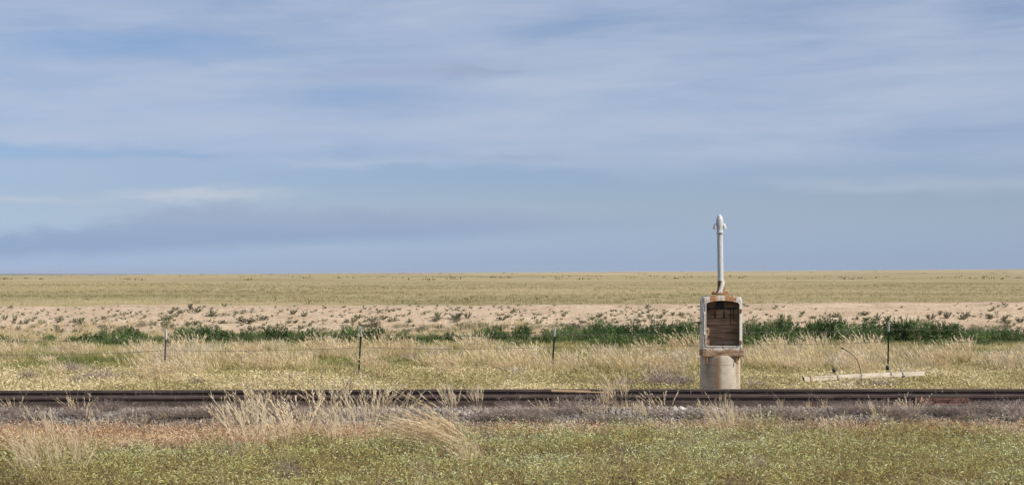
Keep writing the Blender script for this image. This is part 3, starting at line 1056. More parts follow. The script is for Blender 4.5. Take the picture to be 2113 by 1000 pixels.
def build_fence():
    root = empty('wire_fence', (0, 55.0, 0), 'barbed wire fence on white-tipped metal posts behind the track', 'wire fence')
    # post foot px, top px, top py, tip colour split
    rows = [(-58, -54, 687, 0), (341, 343.5, 678.5, 1), (741.5, 746.5, 673.5, 0), (1140.5, 1146, 674, 0), (1487, 1489, 668, 0), (1833.2, 1835, 664.5, 0), (2180, 2183, 660, 0)]
    tops = []
    for fx, tx, ty, br in rows:
        d = fence_d(fx)
        foot = Vector(((fx - 1056.5) / F * d, d, 0))
        foot.z = float(hgt(foot.x, d))
        top = P(tx, ty, d)
        L = (top - foot).length
        zt = L - .285
        bm = bmesh.new()
        t_section(bm, -.15, zt, wide=.046 if not br else .034)
        for k in range(9):
            z = .2 + k * .115
            if z < zt - .03: box(bm, (0, -.008, z), (.012, .010, .022))
        o = from_bm('fence_post', bm, M_POSTB if br else M_POST, root, foot - root.location)
        q = (top - foot).to_track_quat('Z', 'Y')
        o.rotation_euler = q.to_euler()
        o.rotation_euler.rotate_axis('Z', 0.0)
        yaw = math.radians(random.uniform(-12, 12))
        o.rotation_euler = (q.to_matrix() @ Matrix.Rotation(yaw, 3, 'Z')).to_euler()
        if br: o['label'] = 'thin rusty brown post half hidden in dry grass'
        bm = bmesh.new()
        t_section(bm, zt + .001, L, .0035, wide=.050)
        from_bm('post_tip', bm, M_TIP, o)
        # wire clip bulge just below the tip
        bm = bmesh.new()
        box(bm, (.018, -.014, zt - .05), (.022, .022, .09), bev=.005)
        from_bm('wire_clip', bm, M_BLACK, o)
        tops.append((foot, top, L))
    for h in (-.22, -.60):
        pts = []
        for (f0, t0, L0), (f1, t1, L1) in zip(tops, tops[1:]):
            a = t0 + (f0 - t0).normalized() * -h; b = t1 + (f1 - t1).normalized() * -h
            for i in range(10):
                t = i / 10
                p = a.lerp(b, t); p.z -= .05 * 4 * t * (1 - t); p.y -= .012
                pts.append(p - root.location)
        pts.append(b - root.location)
        bm = bmesh.new()
        tube(bm, pts, .0055, 5)
        # barbs
        for p, q in zip(pts, pts[1:]):
            for t in np.arange(.1, 1, .22):
                c = p.lerp(q, float(t))
                box(bm, c, (.028, .004, .004), Matrix.Rotation(random.uniform(0, 3), 4, 'Y'))
                box(bm, c, (.004, .004, .030), Matrix.Rotation(random.uniform(0, 3), 4, 'Y'))
        from_bm('wire', bm, M_WIRE, root)
    # a far fence on the rise near the horizon
    far = empty('far_fence', (100, 1100, 0), 'tiny far away row of fence posts just under the horizon', 'fence')
    for px, w_, hh, white in ((1351, .35, .9, 0), (1356, .35, 1.0, 0), (1371, .22, 1.2, 0), (1376, .2, 1.2, 0), (1396, .22, 1.7, 1), (1418, .2, 1.1, 0), (1445, .2, 1.0, 0)):
        d = 1100
        x = (px - 1056.5) / F * d
        bm = bmesh.new()
        box(bm, (0, 0, hh / 2), (w_, .25, hh), bev=.03)
        from_bm('fence_post', bm, M_TIP if white else M_POSTB, far, Vector((x, d, float(hgt(x, d)) + 0.0)) - far.location)


build_fence()

# ------------------------------------------------------------------ fallen crossarm, cable, stake
M_ARM = mat_pbr('weathered_timber', lambda w, o: w.ramp(w.m('ADD', w.m('MULTIPLY', w.noise(w.scale(o, (1.5, 18, 18)), 1.6, 6, 0.65, 0.3), 0.65), w.m('MULTIPLY', w.noise(o, 5, 4), 0.35)), [(0.33, (.30, .235, .16)), (0.5, (.52, .45, .35)), (0.66, (.66, .60, .50))]), 0.85, bump=(25, 0.4, 0.006), spec=0.15)
M_ARMEND = mat_pbr('timber_end', lambda w, o: w.ramp(w.noise(o, 18, 4), [(0.35, (.06, .045, .035)), (0.65, (.14, .105, .08))]), 0.9, spec=0.1)
M_GALV = mat_pbr('dull_galvanised', lambda w, o: w.ramp(w.noise(o, 18, 4), [(0.35, (.20, .19, .18)), (0.65, (.40, .385, .36))]), 0.6, metal=0.2)


def build_crossarm():
    a = P(1658, 781.5, 49.2); b = P(1906, 769.3, 50.6)
    L = (b - a).length
    ax = (b - a).normalized()
    root = empty('wooden_crossarm', (a + b) / 2, 'fallen pale wooden utility crossarm lying tilted in the grass', 'crossarm')
    R = Matrix.Rotation(math.atan2(ax.y, ax.x), 4, 'Z') @ Matrix.Rotation(-math.asin(ax.z), 4, 'Y')
    root.rotation_euler = R.to_euler()
    h = .118
    bm = bmesh.new()
    box(bm, (0, 0, 0), (L, .095, h), bev=.008)
    # slight warp
    bmesh.ops.subdivide_edges(bm, edges=[e for e in bm.edges if e.calc_length() > 1], cuts=10)
    for v in bm.verts: v.co.z += .02 * math.cos(v.co.x / L * 3.0) - .01
    beam = from_bm('beam', bm, M_ARM, root)
    bm = bmesh.new()
    box(bm, (-L / 2 - .004, 0, -.002), (.012, .088, h - .014), bev=.002)  # thin darker block capping the left end of the beam
    e = from_bm('beam_end', bm, M_ARMEND, root); e['label'] = 'dark left end of the beam'
    X = lambda px: ((px - 1658) / (1906 - 1658) - .5) * L
    bm = bmesh.new()
    box(bm, (X(1670.5), 0, 0), (.035, .104, h + .010), bev=.003)
    from_bm('end_strap', bm, M_RUSTY, root)
    for px, top in ((1724, 1), (1834, 1), (1858.5, 0)):
        bm = bmesh.new()
        x = X(px)
        hp = .13 if px == 1724 else .11
        # wooden or steel pin through the beam with a strap
        lx = -.05 if px != 1858.5 else -.03
        tube(bm, [(x + .03, -.01, -h / 2 - .05), (x + .025, -.01, h / 2), (x + lx, -.01, h / 2 + hp * .9)], .017 if px != 1858.5 else .022, 8)
        box(bm, (x + .03, -.056, 0), (.035, .016, h + .02), Matrix.Rotation(-.18, 4, 'Y'), bev=.003)
        pin = from_bm('insulator_pin', bm, M_GALV, root)
        bm = bmesh.new()
        box(bm, (x + .045, -.064, -h / 2 + .01), (.06, .02, .028), bev=.003)
        from_bm('bolt', bm, M_BLACK, pin)
        if top:
            bm = bmesh.new()
            s = 1.0 if px == 1724 else 1.15
            lathe(bm, [(.020, 0), (.044, .006), (.047, .028), (.036, .036), (.034, .046), (.046, .054), (.045, .078), (.032, .094), (.012, .100)], 16)
            ins = from_bm('insulator', bm, M_BLACK, pin, (x + lx - .008, -.01, h / 2 + hp * .72), smooth=True)
            ins.rotation_euler = (math.radians(12), math.radians(-28 if px == 1724 else -12), 0); ins.scale = (s, s, s)
    bm = bmesh.new()
    tube(bm, [(X(1885), 0, -h / 2 + .02), (X(1885) + .004, 0, -h / 2 - .10)], .009, 6)
    from_bm('peg', bm, M_BLACK, root)


build_crossarm()


def build_cable():
    d = 48.6
    base = dist_at(1778, 800, 40, 60)
    pts = [P(1778, 797, d), P(1777.2, 786, d), P(1776.5, 768, d), P(1773.5, 755, d), P(1770, 746, d), P(1765.5, 738, d), P(1760.5, 732.5, d), P(1754, 727.5, d), P(1746, 722, d), P(1740, 719, d)]
    pts[0].z = -0.05
    c0 = pts[0].copy()
    root = empty('bent_cable', c0, 'stiff black cable bent over in an arc in front of the fallen crossarm', 'cable')
    # smooth
    loc = [p - c0 for p in pts]
    sm = []
    for i in range(len(loc) - 1):
        p0, p1, p2, p3 = loc[max(i - 1, 0)], loc[i], loc[i + 1], loc[min(i + 2, len(loc) - 1)]
        for k in range(4):
            t = k / 4
            sm.append(.5 * ((2 * p1) + (p2 - p0) * t + (2 * p0 - 5 * p1 + 4 * p2 - p3) * t * t + (3 * p1 - p0 - 3 * p2 + p3) * t ** 3))
    sm.append(loc[-1])
    bm = bmesh.new(); tube(bm, sm, .011, 8)
    from_bm('rod', bm, M_BLACK, root, smooth=True)
    bm = bmesh.new()
    q = loc[-1]; t = (loc[-1] - loc[-2]).normalized()
    tube(bm, [q - t * .02, q, q + t * .03, q + t * .075], [.014, .024, .022, .004], 8)
    from_bm('cable_tip', bm, M_BLACK, root, smooth=True)
    # pale survey stake beside the bushes
    a = P(1743, 699, 79); b = P(1750, 690, 79)
    a.z = 0
    bm = bmesh.new(); tube(bm, [(0, 0, 0), b - a], .02, 6)
    o = from_bm('wooden_stake', bm, M_ARM, None, a)
    tag(o, 'short pale leaning wooden stake in front of the green bushes', 'stake')


build_cable()


# ------------------------------------------------------------------ vegetation
def z_arr(x, d):
    return hgt(x, d)


def scatter(n, x0, x1, d0, d1, wedge=0.0, rng=RNG):
    """uniform scatter; wedge > 0 keeps only |x| < wedge * d + 2"""
    x = rng.uniform(x0, x1, n); d = rng.uniform(d0, d1, n)
    if wedge:
        k = np.abs(x) < wedge * d + 1.5
        x, d = x[k], d[k]
    return x, d


def front_edge(x):
    """distance where the green weeds stop and the rust strip or gravel begins"""
    e = np.interp(x, [-9, -4, -1.5, 0.5, 2.5, 4, 6, 9], [23.7, 23.7, 24.5, 25.7, 25.7, 25.9, 25.4, 25.1])
    return e + 0.5 * (vnoise(x * 1.3, x * 0 + 2, 51) - 0.5) + bend(x)


def foreground():
    r = Rib()
    x, d = scatter(7000, -11, 11, 16.8, 27.2, 0.36)
    k = d < front_edge(x) + RNG.normal(0, .12, len(x))
    x, d = x[k], d[k]
    n = len(x)
    z = z_arr(x, d)
    patch = .6 * vnoise(x * .33, d * .33, 61, 3) + .4 * vnoise(x * 1.9, d * 1.9, 65, 2)          # tone patches: dry / olive / grey-green
    dens = .45 * vnoise(x * 1.0, d * 1.0, 62, 2) + .55 * vnoise(x * 2.7, d * 2.7, 64, 2)
    hh = (.10 + .20 * RNG.random(n)) * np.clip(.12 + 3.4 * (dens - .28), .15, 2.0)
    ptint = np.clip(.58 + 1.3 * (patch - .5) + RNG.normal(0, .11, n), .12, .92)
    m = 38
    # leaves along sprawling stems
    pi = np.repeat(np.arange(n), m)
    t = RNG.random(n * m) ** 0.7
    an = RNG.uniform(0, 2 * np.pi, n * m)
    rad = RNG.random(n * m) ** .6 * .17
    base = np.stack([x[pi] + np.cos(an) * rad, d[pi] + np.sin(an) * rad, z[pi] + hh[pi] * t * (1.15 - rad / .3)], axis=1)
    an2 = an + RNG.normal(0, .9, n * m)
    dr = np.stack([np.cos(an2), np.sin(an2), RNG.uniform(.0, 1.8, n * m)], axis=1)
    L = RNG.uniform(.020, .050, n * m)
    bnd = np.stack([RNG.normal(0, .15, n * m), RNG.normal(0, .15, n * m), RNG.uniform(-.8, -.05, n * m)], axis=1)
    tint = np.clip(ptint[pi] + RNG.normal(0, .11, n * m) + .26 * (t - .62), 0, 1)  # lower leaves tinted darker: shade of the gaps painted into the colour
    dead = RNG.random(n * m) < .10
    tint = np.where(dead, RNG.uniform(0.02, .3, n * m), tint)
    r.add(base, dr, L, L * RNG.uniform(.20, .34, n * m), bnd, 2, 'leaf', tint)
    # stems
    m = 6
    pi = np.repeat(np.arange(n), m)
    an = RNG.uniform(0, 2 * np.pi, n * m)
    base = np.stack([x[pi], d[pi], z[pi]], axis=1)
    dr = np.stack([np.cos(an) * .7, np.sin(an) * .7, np.ones(n * m)], axis=1)
    r.add(base, dr, hh[pi] * RNG.uniform(.8, 1.25, n * m), .005, None, 2, 'twig', np.clip(RNG.normal(.28, .12, n * m), .03, .6))
    o = link('ground_weeds', r.mesh('ground_weeds', M_WEED))
    tag(o, 'dense carpet of pale grey-green and olive leafy weeds in the foreground', 'weeds', kind='stuff')

    # dead straw and twigs threaded through the weeds
    r = Rib()
    x, d = scatter(9000, -11, 11, 16.8, 26.6, 0.36)
    k = (d < front_edge(x)) & (vnoise(x * .7, d * .7, 71, 3) + RNG.normal(0, .08, len(x)) > .60)
    x, d = x[k], d[k]; n = len(x)
    an = RNG.uniform(0, 2 * np.pi, n)
    dr = np.stack([np.cos(an) * .8 - .2, np.sin(an) * .8, RNG.uniform(.3, 1.6, n)], axis=1)
    r.add(np.stack([x, d, z_arr(x, d) + .05], axis=1), dr, RNG.uniform(.14, .38, n), .0045, np.stack([RNG.normal(-.1, .2, n), RNG.normal(0, .2, n), RNG.uniform(-.3, 0, n)], axis=1), 3, 'blade', RNG.uniform(.2, .9, n))
    o = link('straw', r.mesh('straw', M_DRY))
    tag(o, 'dry straw stems scattered through the foreground weeds', 'straw', kind='stuff')

    # rust-coloured strip at the toe of the ballast
    r = Rib()
    x, d = scatter(7000, -11, 11, 22.6, 27.2, 0.36)
    e = front_edge(x)
    k = (d > e - .25 + RNG.normal(0, .12, len(x))) & (d < 26.25 + bend(x) + RNG.normal(0, .10, len(x)))
    x, d = x[k], d[k]; n = len(x)
    z = z_arr(x, d)
    m = 40
    pi = np.repeat(np.arange(n), m)
    an = RNG.uniform(0, 2 * np.pi, n * m); rad = RNG.random(n * m) ** .6 * .12
    hh = RNG.uniform(.07, .17, n)
    base = np.stack([x[pi] + np.cos(an) * rad, d[pi] + np.sin(an) * rad, z[pi] + hh[pi] * RNG.random(n * m)], axis=1)
    dr = np.stack([np.cos(an), np.sin(an), RNG.uniform(0, 1.6, n * m)], axis=1)
    L = RNG.uniform(.018, .045, n * m)
    pt = np.clip(.15 + vnoise(x * 1.2, d * 1.2, 81, 3) * 1.2 - .1 + RNG.normal(0, .1, n), 0, 1)
    r.add(base, dr, L, L * .28, np.stack([np.zeros(n * m), np.zeros(n * m), RNG.uniform(-.5, .2, n * m)], axis=1), 2, 'leaf', np.clip(pt[pi] + RNG.normal(0, .2, n * m), 0, 1))
    o = link('rust_weeds', r.mesh('rust_weeds', M_RUSTW))
    tag(o, 'band of rust-orange dried weeds along the foot of the gravel', 'weeds', kind='stuff')


foreground()


def grass_tuft_mesh(name, h, spread, nst, lean, rng, mat=M_DRY, wid=.004, headw=.007, hair=16, tone=.55, rad=.10, fromt=.45):
    """tall dry bunch: arching stems, each carrying a feathery head of fine ascending hairs"""
    r = Rib()
    an = rng.uniform(0, 2 * np.pi, nst); rr = rng.random(nst) ** .5 * rad
    b = np.stack([np.cos(an) * rr, np.sin(an) * rr, np.zeros(nst) - .02], axis=1)
    sp = rng.random(nst) ** .8 * spread
    d = np.stack([np.cos(an) * sp + lean[0] * rng.uniform(.5, 1.2, nst), np.sin(an) * sp + lean[1], np.ones(nst)], axis=1)
    d = unit(d)
    L = h * rng.uniform(.62, 1.08, nst)
    bn = np.stack([rng.normal(lean[0] * .3, .12, nst), rng.normal(0, .12, nst), rng.uniform(-.16, .02, nst)], axis=1)
    r.add(b, d, L, wid, bn, 5, 'twig', np.clip(rng.normal(tone - .05, .14, nst), 0, 1), rng)
    if hair:
        pi = np.repeat(np.arange(nst), hair)
        t = fromt + (1 - fromt) * rng.random(nst * hair)
        hb = b[pi] + L[pi, None] * (d[pi] * t[:, None] + bn[pi] * (t ** 2)[:, None])
        a2 = rng.uniform(0, 2 * np.pi, nst * hair)
        hd = unit(d[pi] + 2 * bn[pi] * t[:, None]) + np.stack([np.cos(a2), np.sin(a2), np.zeros(nst * hair)], axis=1) * rng.uniform(.10, .50, nst * hair)[:, None]
        r.add(hb, hd, h * rng.uniform(.05, .13, nst * hair), headw, None, 2, 'head', np.clip(rng.normal(tone + .18, .16, nst * hair), 0, 1), rng)
    nb = nst
    an = rng.uniform(0, 2 * np.pi, nb)
    d2 = np.stack([np.cos(an) * .7 + lean[0] * .6, np.sin(an) * .7, np.ones(nb)], axis=1)
    r.add(b[rng.integers(0, nst, nb)], d2, h * rng.uniform(.2, .55, nb), wid * 1.3, np.stack([rng.normal(0, .2, nb), rng.normal(0, .2, nb), rng.uniform(-.5, -.1, nb)], axis=1), 3, 'blade', np.clip(rng.normal(tone - .1, .16, nb), 0, 1), rng)
    return r.mesh(name, mat)


def brush_mesh(name, w, h, n, rng, mat=M_BRUSH, wid=.006):
    """dead twiggy cushion: forked twigs in a low dome"""
    r = Rib()
    an = rng.uniform(0, 2 * np.pi, n)
    ph = rng.random(n) ** .7
    d = np.stack([np.cos(an) * w * .5 * ph, np.sin(an) * w * .5 * ph, h * np.sqrt(1 - (ph * .85) ** 2)], axis=1)
    b = np.stack([np.cos(an) * w * .15 * rng.random(n), np.sin(an) * w * .15 * rng.random(n), np.zeros(n) - .02], axis=1)
    L = np.linalg.norm(d, axis=1) * rng.uniform(.6, 1.05, n)
    bn = rng.normal(0, .18, (n, 3))
    tn = np.clip(rng.normal(.42, .2, n), 0, 1)
    r.add(b, d, L, wid, bn, 3, 'twig', tn, rng)
    m = 6
    pi = np.repeat(np.arange(n), m)
    t = .25 + .75 * rng.random(n * m)
    du = unit(d)
    hb = b[pi] + L[pi, None] * (du[pi] * t[:, None] + bn[pi] * (t ** 2)[:, None])
    hd = du[pi] + rng.normal(0, .7, (n * m, 3))
    r.add(hb, hd, h * rng.uniform(.15, .42, n * m), wid * .75, rng.normal(0, .25, (n * m, 3)), 2, 'twig', np.clip(tn[pi] + rng.normal(.05, .18, n * m), 0, 1), rng)
    return r.mesh(name, mat)


def bush_mesh(name, w, h, n, rng, mat=M_BUSH, lw=.030, ll=.085):
    """leafy bush of many upright leafy shoots: uneven outline, gaps between shoots"""
    r = Rib()
    ns = 70
    an = rng.uniform(0, 2 * np.pi, ns); ph = rng.random(ns) ** .55
    b = np.stack([np.cos(an) * ph * w * .36, np.sin(an) * ph * w * .30, np.zeros(ns)], axis=1)
    top = np.stack([np.cos(an) * ph * w * .55, np.sin(an) * ph * w * .45, h * (1.0 - .38 * ph ** 2) * rng.uniform(.68, 1.08, ns)], axis=1)
    d = top - b; L = np.linalg.norm(d, axis=1); du = unit(d)
    r.add(b, d, L, .012, None, 2, 'twig', .25, rng)
    si = rng.integers(0, ns, n)
    t = .10 + .90 * rng.random(n) ** .8
    rad = .11 * (1.15 - t) + .03
    o = rng.normal(0, 1, (n, 3)); o = unit(o) * (rad * rng.random(n) ** .5)[:, None]
    base = b[si] + L[si, None] * du[si] * t[:, None] + o
    ld = o / .1 + du[si] * .9 + rng.normal(0, .35, (n, 3))
    stint = np.clip(rng.normal(.5, .16, ns), 0, 1)
    r.add(base, ld, ll * rng.uniform(.6, 1.2, n), lw * rng.uniform(.7, 1.3, n), np.stack([np.zeros(n), np.zeros(n), rng.uniform(-.4, .1, n)], axis=1), 2, 'leaf', np.clip(stint[si] + rng.normal(0, .2, n), 0, 1), rng)
    return r.mesh(name, mat)


def place(name, mesh, x, d, z, s, rot, label, cat, group):
    o = bpy.data.objects.new(name, mesh)
    COL.objects.link(o)
    o.location = (x, d, z)
    o.scale = s if isinstance(s, tuple) else (s, s, s)
    o.rotation_euler = (0, 0, rot)
    return tag(o, label, cat, group)


# --- low yellow-green weeds between the track and the fence
def low_weeds():
    r = Rib()
    x, d = scatter(30000, -22, 22, 31.5, 60, 0.34)
    far = vnoise(x * .25, d * .25, 91, 3)
    k = (d < 55.5 + 4 * (far - .5)) | (RNG.random(len(x)) < .25)
    x, d = x[k], d[k]; n = len(x)
    z = z_arr(x, d)
    patch = .6 * vnoise(x * .35, d * .2, 92, 3) + .4 * vnoise(x * 1.3, d * .7, 93, 2)
    m = 13
    pi = np.repeat(np.arange(n), m)
    an = RNG.uniform(0, 2 * np.pi, n * m); rad = RNG.random(n * m) ** .6 * .20
    hh = RNG.uniform(.06, .17, n) * (.7 + .8 * patch)
    base = np.stack([x[pi] + np.cos(an) * rad, d[pi] + np.sin(an) * rad, z[pi] + hh[pi] * RNG.random(n * m)], axis=1)
    dr = np.stack([np.cos(an), np.sin(an), RNG.uniform(0, 1.5, n * m)], axis=1)
    L = RNG.uniform(.035, .09, n * m)
    pt = np.clip(.60 + 2.2 * (patch - .5) + RNG.normal(0, .14, n), .03, .95)
    r.add(base, dr, L, L * .34, np.stack([np.zeros(n * m), np.zeros(n * m), RNG.uniform(-.6, .1, n * m)], axis=1), 2, 'leaf', np.clip(pt[pi] + RNG.normal(0, .2, n * m), 0, 1))
    o = link('low_weeds', r.mesh('low_weeds', M_LOWW))
    tag(o, 'low straw-yellow and olive weeds between the track and the wire fence', 'weeds', kind='stuff')


low_weeds()


# --- tall cured grass from the fence back to the bushes
def tall_grass():
    r = Rib()
    x, d = scatter(3600, -28, 28, 50, 78, 0.33)
    px = 1056.5 + x / d * F
    tall = vnoise(x * .22, d * .14, 101, 4)
    edge = 55.0 + 3.5 * (vnoise(x * .3, x * 0, 102, 3) - .5)
    k = (d > edge) | (RNG.random(len(x)) < np.clip((tall - .45) * 1.2, 0, .5))
    x, d, tall = x[k], d[k], tall[k]; n = len(x)
    z = z_arr(x, d)
    green = vnoise(x * .3 + 40, d * .2, 103, 3)
    greyish = vnoise(x * .35 + 9, d * .3, 104, 3)
    H = (.18 + .68 * np.clip((tall - .34) * 2.3, 0, 1)) * RNG.uniform(.45, 1.3, n) * np.clip(.45 + (d - 50) / 14, .4, 1) * np.clip(1 - (d - 60) / 22, .34, 1)
    ton = np.clip(.66 + RNG.normal(0, .08, n) - 3.2 * np.clip(green - .52, 0, .2) * np.clip((.62 - tall) * 6, 0, 1), .08, .92)
    ton = np.where((greyish > .62), np.clip(ton + .28, 0, 1), ton)
    m = 54
    pi = np.repeat(np.arange(n), m); N = n * m
    an = RNG.uniform(0, 2 * np.pi, N); rad = RNG.random(N) ** .5 * .20
    b = np.stack([x[pi] + np.cos(an) * rad, d[pi] + np.sin(an) * rad, z[pi] - .02], axis=1)
    sp = rad / .20 * .62 * RNG.uniform(.6, 1.2, N)
    dr = unit(np.stack([np.cos(an) * sp - .22, np.sin(an) * sp, np.ones(N)], axis=1))
    L = H[pi] * RNG.uniform(.55, 1.1, N)
    bn = np.stack([RNG.normal(-.10, .12, N), RNG.normal(0, .1, N), RNG.uniform(-.2, 0, N)], axis=1)
    tint = np.clip(ton[pi] + RNG.normal(0, .10, N), 0, 1)
    r.add(b, dr, L, .011, bn, 3, 'blade', tint)
    # seed plumes on the taller ones
    k = (RNG.random(N) < .55) & (H[pi] > .42)
    tip = b[k] + L[k, None] * (dr[k] * .72 + bn[k] * .52)
    r.add(tip, dr[k] + bn[k] * 1.5 + RNG.normal(0, .12, (k.sum(), 3)), RNG.uniform(.12, .26, k.sum()), .026, None, 2, 'head', np.clip(np.maximum(tint[k], .62) + RNG.normal(.10, .08, k.sum()), 0, 1))
    # short leafy understory
    m2 = 30
    pi = np.repeat(np.arange(n), m2); N = n * m2
    an = RNG.uniform(0, 2 * np.pi, N); rad = RNG.random(N) ** .5 * .5
    b = np.stack([x[pi] + np.cos(an) * rad, d[pi] + np.sin(an) * rad, z[pi]], axis=1)
    dr = np.stack([np.cos(an) * .6, np.sin(an) * .6, np.ones(N)], axis=1)
    r.add(b, dr, RNG.uniform(.08, .24, N), .018, None, 2, 'leaf', np.clip(.36 - .7 * (green[pi] - .4) + RNG.normal(0, .15, N), .02, .8))
    o = link('tall_grass', r.mesh('tall_grass', M_GRASS))
    tag(o, 'tall wind-bent tan grass with seed plumes beyond the wire fence', 'grass', kind='stuff')


tall_grass()

TUFT_R = np.random.default_rng(21)
# --- prominent tall dry bunches: (px, base py, top height m, mesh kind, label)
T_FINE = [grass_tuft_mesh('dry_grass_clump', 1.0, .46, 26, (-.14, 0), TUFT_R, fromt=.45, hair=32, wid=.0042, headw=.0058, rad=.15, tone=.66) for _ in range(3)]
T_LEAN = grass_tuft_mesh('leaning_grass_clump', 1.0, .28, 75, (-1.25, .05), TUFT_R, hair=34, wid=.0040, headw=.0055, rad=.15, tone=.64)
T_FAT = [grass_tuft_mesh('bushy_grass_clump', 1.0, .46, 38, (-.14, 0), TUFT_R, fromt=.42, hair=40, wid=.0040, headw=.0055, rad=.18, tone=.68) for _ in range(2)]
T_THIN = [grass_tuft_mesh('wispy_grass', 1.0, .75, 13 + 4 * q, (-.35 + .2 * q, 0), TUFT_R, fromt=.30, hair=18, wid=.011, headw=.019, rad=.30) for q in range(4)]
T_SMALL = [grass_tuft_mesh('small_grass_clump', 1.0, .6, 26, (-.1, 0), TUFT_R, hair=5, wid=.012, headw=.014) for _ in range(2)]


def tufts():
    rows = [
        (130, 1012, .80, T_FAT[0], 'wide pale dry grass clump at the bottom left corner'),
        (60, 1000, .55, T_FINE[2], 'thin dry grass stems at the far bottom left edge'),
        (515, 938, .84, T_FAT[1], 'tall straw grass clump left of the middle rising in front of both rails'),
        (585, 935, .56, T_FINE[0], 'thin straw stems just right of the tall clump in front of the rails'),
        (650, 925, .60, T_FINE[1], 'slender straw clump between the two tallest clumps left of centre'),
        (738, 922, .76, T_FAT[0], 'bushy straw grass clump rising in front of the rails near the second fence post'),
        (690, 930, .50, T_FINE[2], 'low straw stems left of the bushy clump near the second fence post'),
        (985, 945, .92, T_LEAN, 'dry grass clump blown flat to the left in the centre foreground'),
        (975, 985, .50, T_FINE[1], 'pale upright dry stems in the centre foreground right of the flattened clump'),
        (935, 875, .52, T_FINE[0], 'airy dry stems on the gravel crossing the near rail at centre left'),
        (985, 868, .44, T_FINE[2], 'small feathery dry clump against the near rail left of the long board'),
        (1282, 866, .64, T_FINE[1], 'feathery dry clump crossing both rails left of the signal cabinet'),
        (1250, 868, .36, T_FINE[2], 'smaller dry clump left of the feathery one near the signal cabinet'),
        (1330, 880, .38, T_FINE[0], 'short dry stems between the feathery clump and the cabinet'),
        (1495, 905, .60, T_FAT[1], 'reddish dry plant clump standing in front of the cabinet base'),
        (1540, 890, .34, T_FINE[0], 'short dry stems right of the cabinet base in front of the rail'),
        (1612, 848, .20, T_SMALL[0], 'small yellow-green tuft beside the near rail right of the cabinet'),
        (1703, 850, .22, T_SMALL[1], 'small yellow-green tuft beside the near rail next to the rail anchor'),
        (1669, 872, .20, T_FINE[2], 'little pale tuft at the gravel edge below the rail anchor'),
        (1850, 838, .16, T_SMALL[0], 'small straw tuft beside the near rail left of the red joint bar'),
        (862, 842, .16, T_SMALL[1], 'small round straw tuft on the gravel at centre left'),
    ]
    for i, (px, py, h, me, lab) in enumerate(rows):
        d = dist_at(px, py, 18, 27.3)
        x = (px - 1056.5) / F * d
        z = float(hgt(x, d))
        if d > 26.3: z = max(z, float(np.interp(d - float(bend(x)), [26.05, 26.35, 26.8, 27.2], [.70, .79, .925, .945])))
        place('dry_grass_clump', me, x, d, z, (h * TUFT_R.uniform(.95, 1.1), h, h), TUFT_R.uniform(-.5, .5) if me is not T_LEAN else 0.0, lab, 'grass clump', 'dry grass clumps in front of the rails')
    # a loose fringe of small wispy clumps along the whole near edge of the track
    n0 = len(rows)
    pxs = [25, 165, 215, 285, 345, 430, 475, 548, 600, 625, 672, 775, 812, 905, 1040, 1075, 1130, 1185, 1225, 1305, 1365, 1400, 1452, 1470, 1520, 1580, 1640, 1725, 1770, 1815, 1880, 1925, 1965, 2020, 2075]
    for i, px in enumerate(pxs):
        py = TUFT_R.uniform(862, 905)
        big = 440 < px < 830
        d = dist_at(px, py, 18, 27.0); x = (px - 1056.5) / F * d
        z = max(float(hgt(x, d)), float(np.interp(d - float(bend(x)), [25.9, 26.05, 26.35, 26.8, 27.2], [0, .70, .79, .925, .945])))
        h = TUFT_R.uniform(.38, .66) if big else TUFT_R.uniform(.14, .36)
        where = 'left of the two tallest clumps' if px < 470 else 'among the tallest clumps' if px < 830 else 'between the tallest clumps and the cabinet' if px < 1488 else 'right of the cabinet'
        place('grass_clump', T_THIN[i % 4], x, d, z, (h * TUFT_R.uniform(1.0, 1.5), h, h), TUFT_R.uniform(-.7, .7) + (math.pi if i % 5 == 2 else 0), 'small wispy dry clump along the near gravel, ' + where, 'grass clump', 'wispy clumps along the near gravel ' + where)
    # tufts between the rails
    for px, h, lab in ((133, .16, 'leftmost pale tuft between the two rails'), (393, .16, 'blond tuft between the two rails near the leftmost fence post'), (1022, .17, 'yellow tuft between the rails left of the long board'),
                       (1340, .12, 'low straw tuft between the rails left of the cabinet'), (1845, .13, 'low straw tuft between the rails above the red joint bar'), (1385, .10, 'faint straw tuft between the rails just left of the cabinet base')):
        d = 28.55; x = (px - 1056.5) / F * d; d += float(bend(x))
        place('small_grass_clump', T_SMALL[int(px) % 2], x, d, .93, (h * 1.5, h, h), TUFT_R.uniform(0, 6), lab, 'grass tuft', 'small tufts between the rails')
    # big blond bunches among the tall grass beyond the fence
    rows = [(395, 738, .95, 'blond bunch in front of the dark bush just right of the leftmost post'), (150, 742, .8, 'blond bunch below the small bushes near the left edge'), (520, 752, .9, 'tall blond bunch midway between the first and second posts'), (300, 745, .85, 'blond bunch just left of the leftmost post'),
            (668, 738, .95, 'tall blond bunch just left of the second post'), (712, 740, .85, 'second blond bunch pressed against the second post on its left'), (785, 738, 1.0, 'blond bunch just right of the second post'), (840, 735, .8, 'small blond bunch some way right of the second post'), (985, 735, 1.0, 'large blond bunch left of the third post'), (1085, 765, .9, 'pale feathery bunch low down left of the third post'),
            (1240, 750, .75, 'blond bunch right of the third post'), (1345, 745, .8, 'blond bunch midway between the third post and the cabinet'), (1432, 745, 1.1, 'blond bunch touching the left side of the cabinet'), (1600, 738, .9, 'blond bunch right of the cabinet in front of the bushes'), (1690, 735, .9, 'blond bunch left of the top of the bent cable'), (1790, 738, .95, 'blond bunch right of the bent cable and left of the rightmost post'), (1990, 735, .8, 'blond bunch right of the rightmost post'), (30, 745, .9, 'blond bunch at the left edge of the picture')]
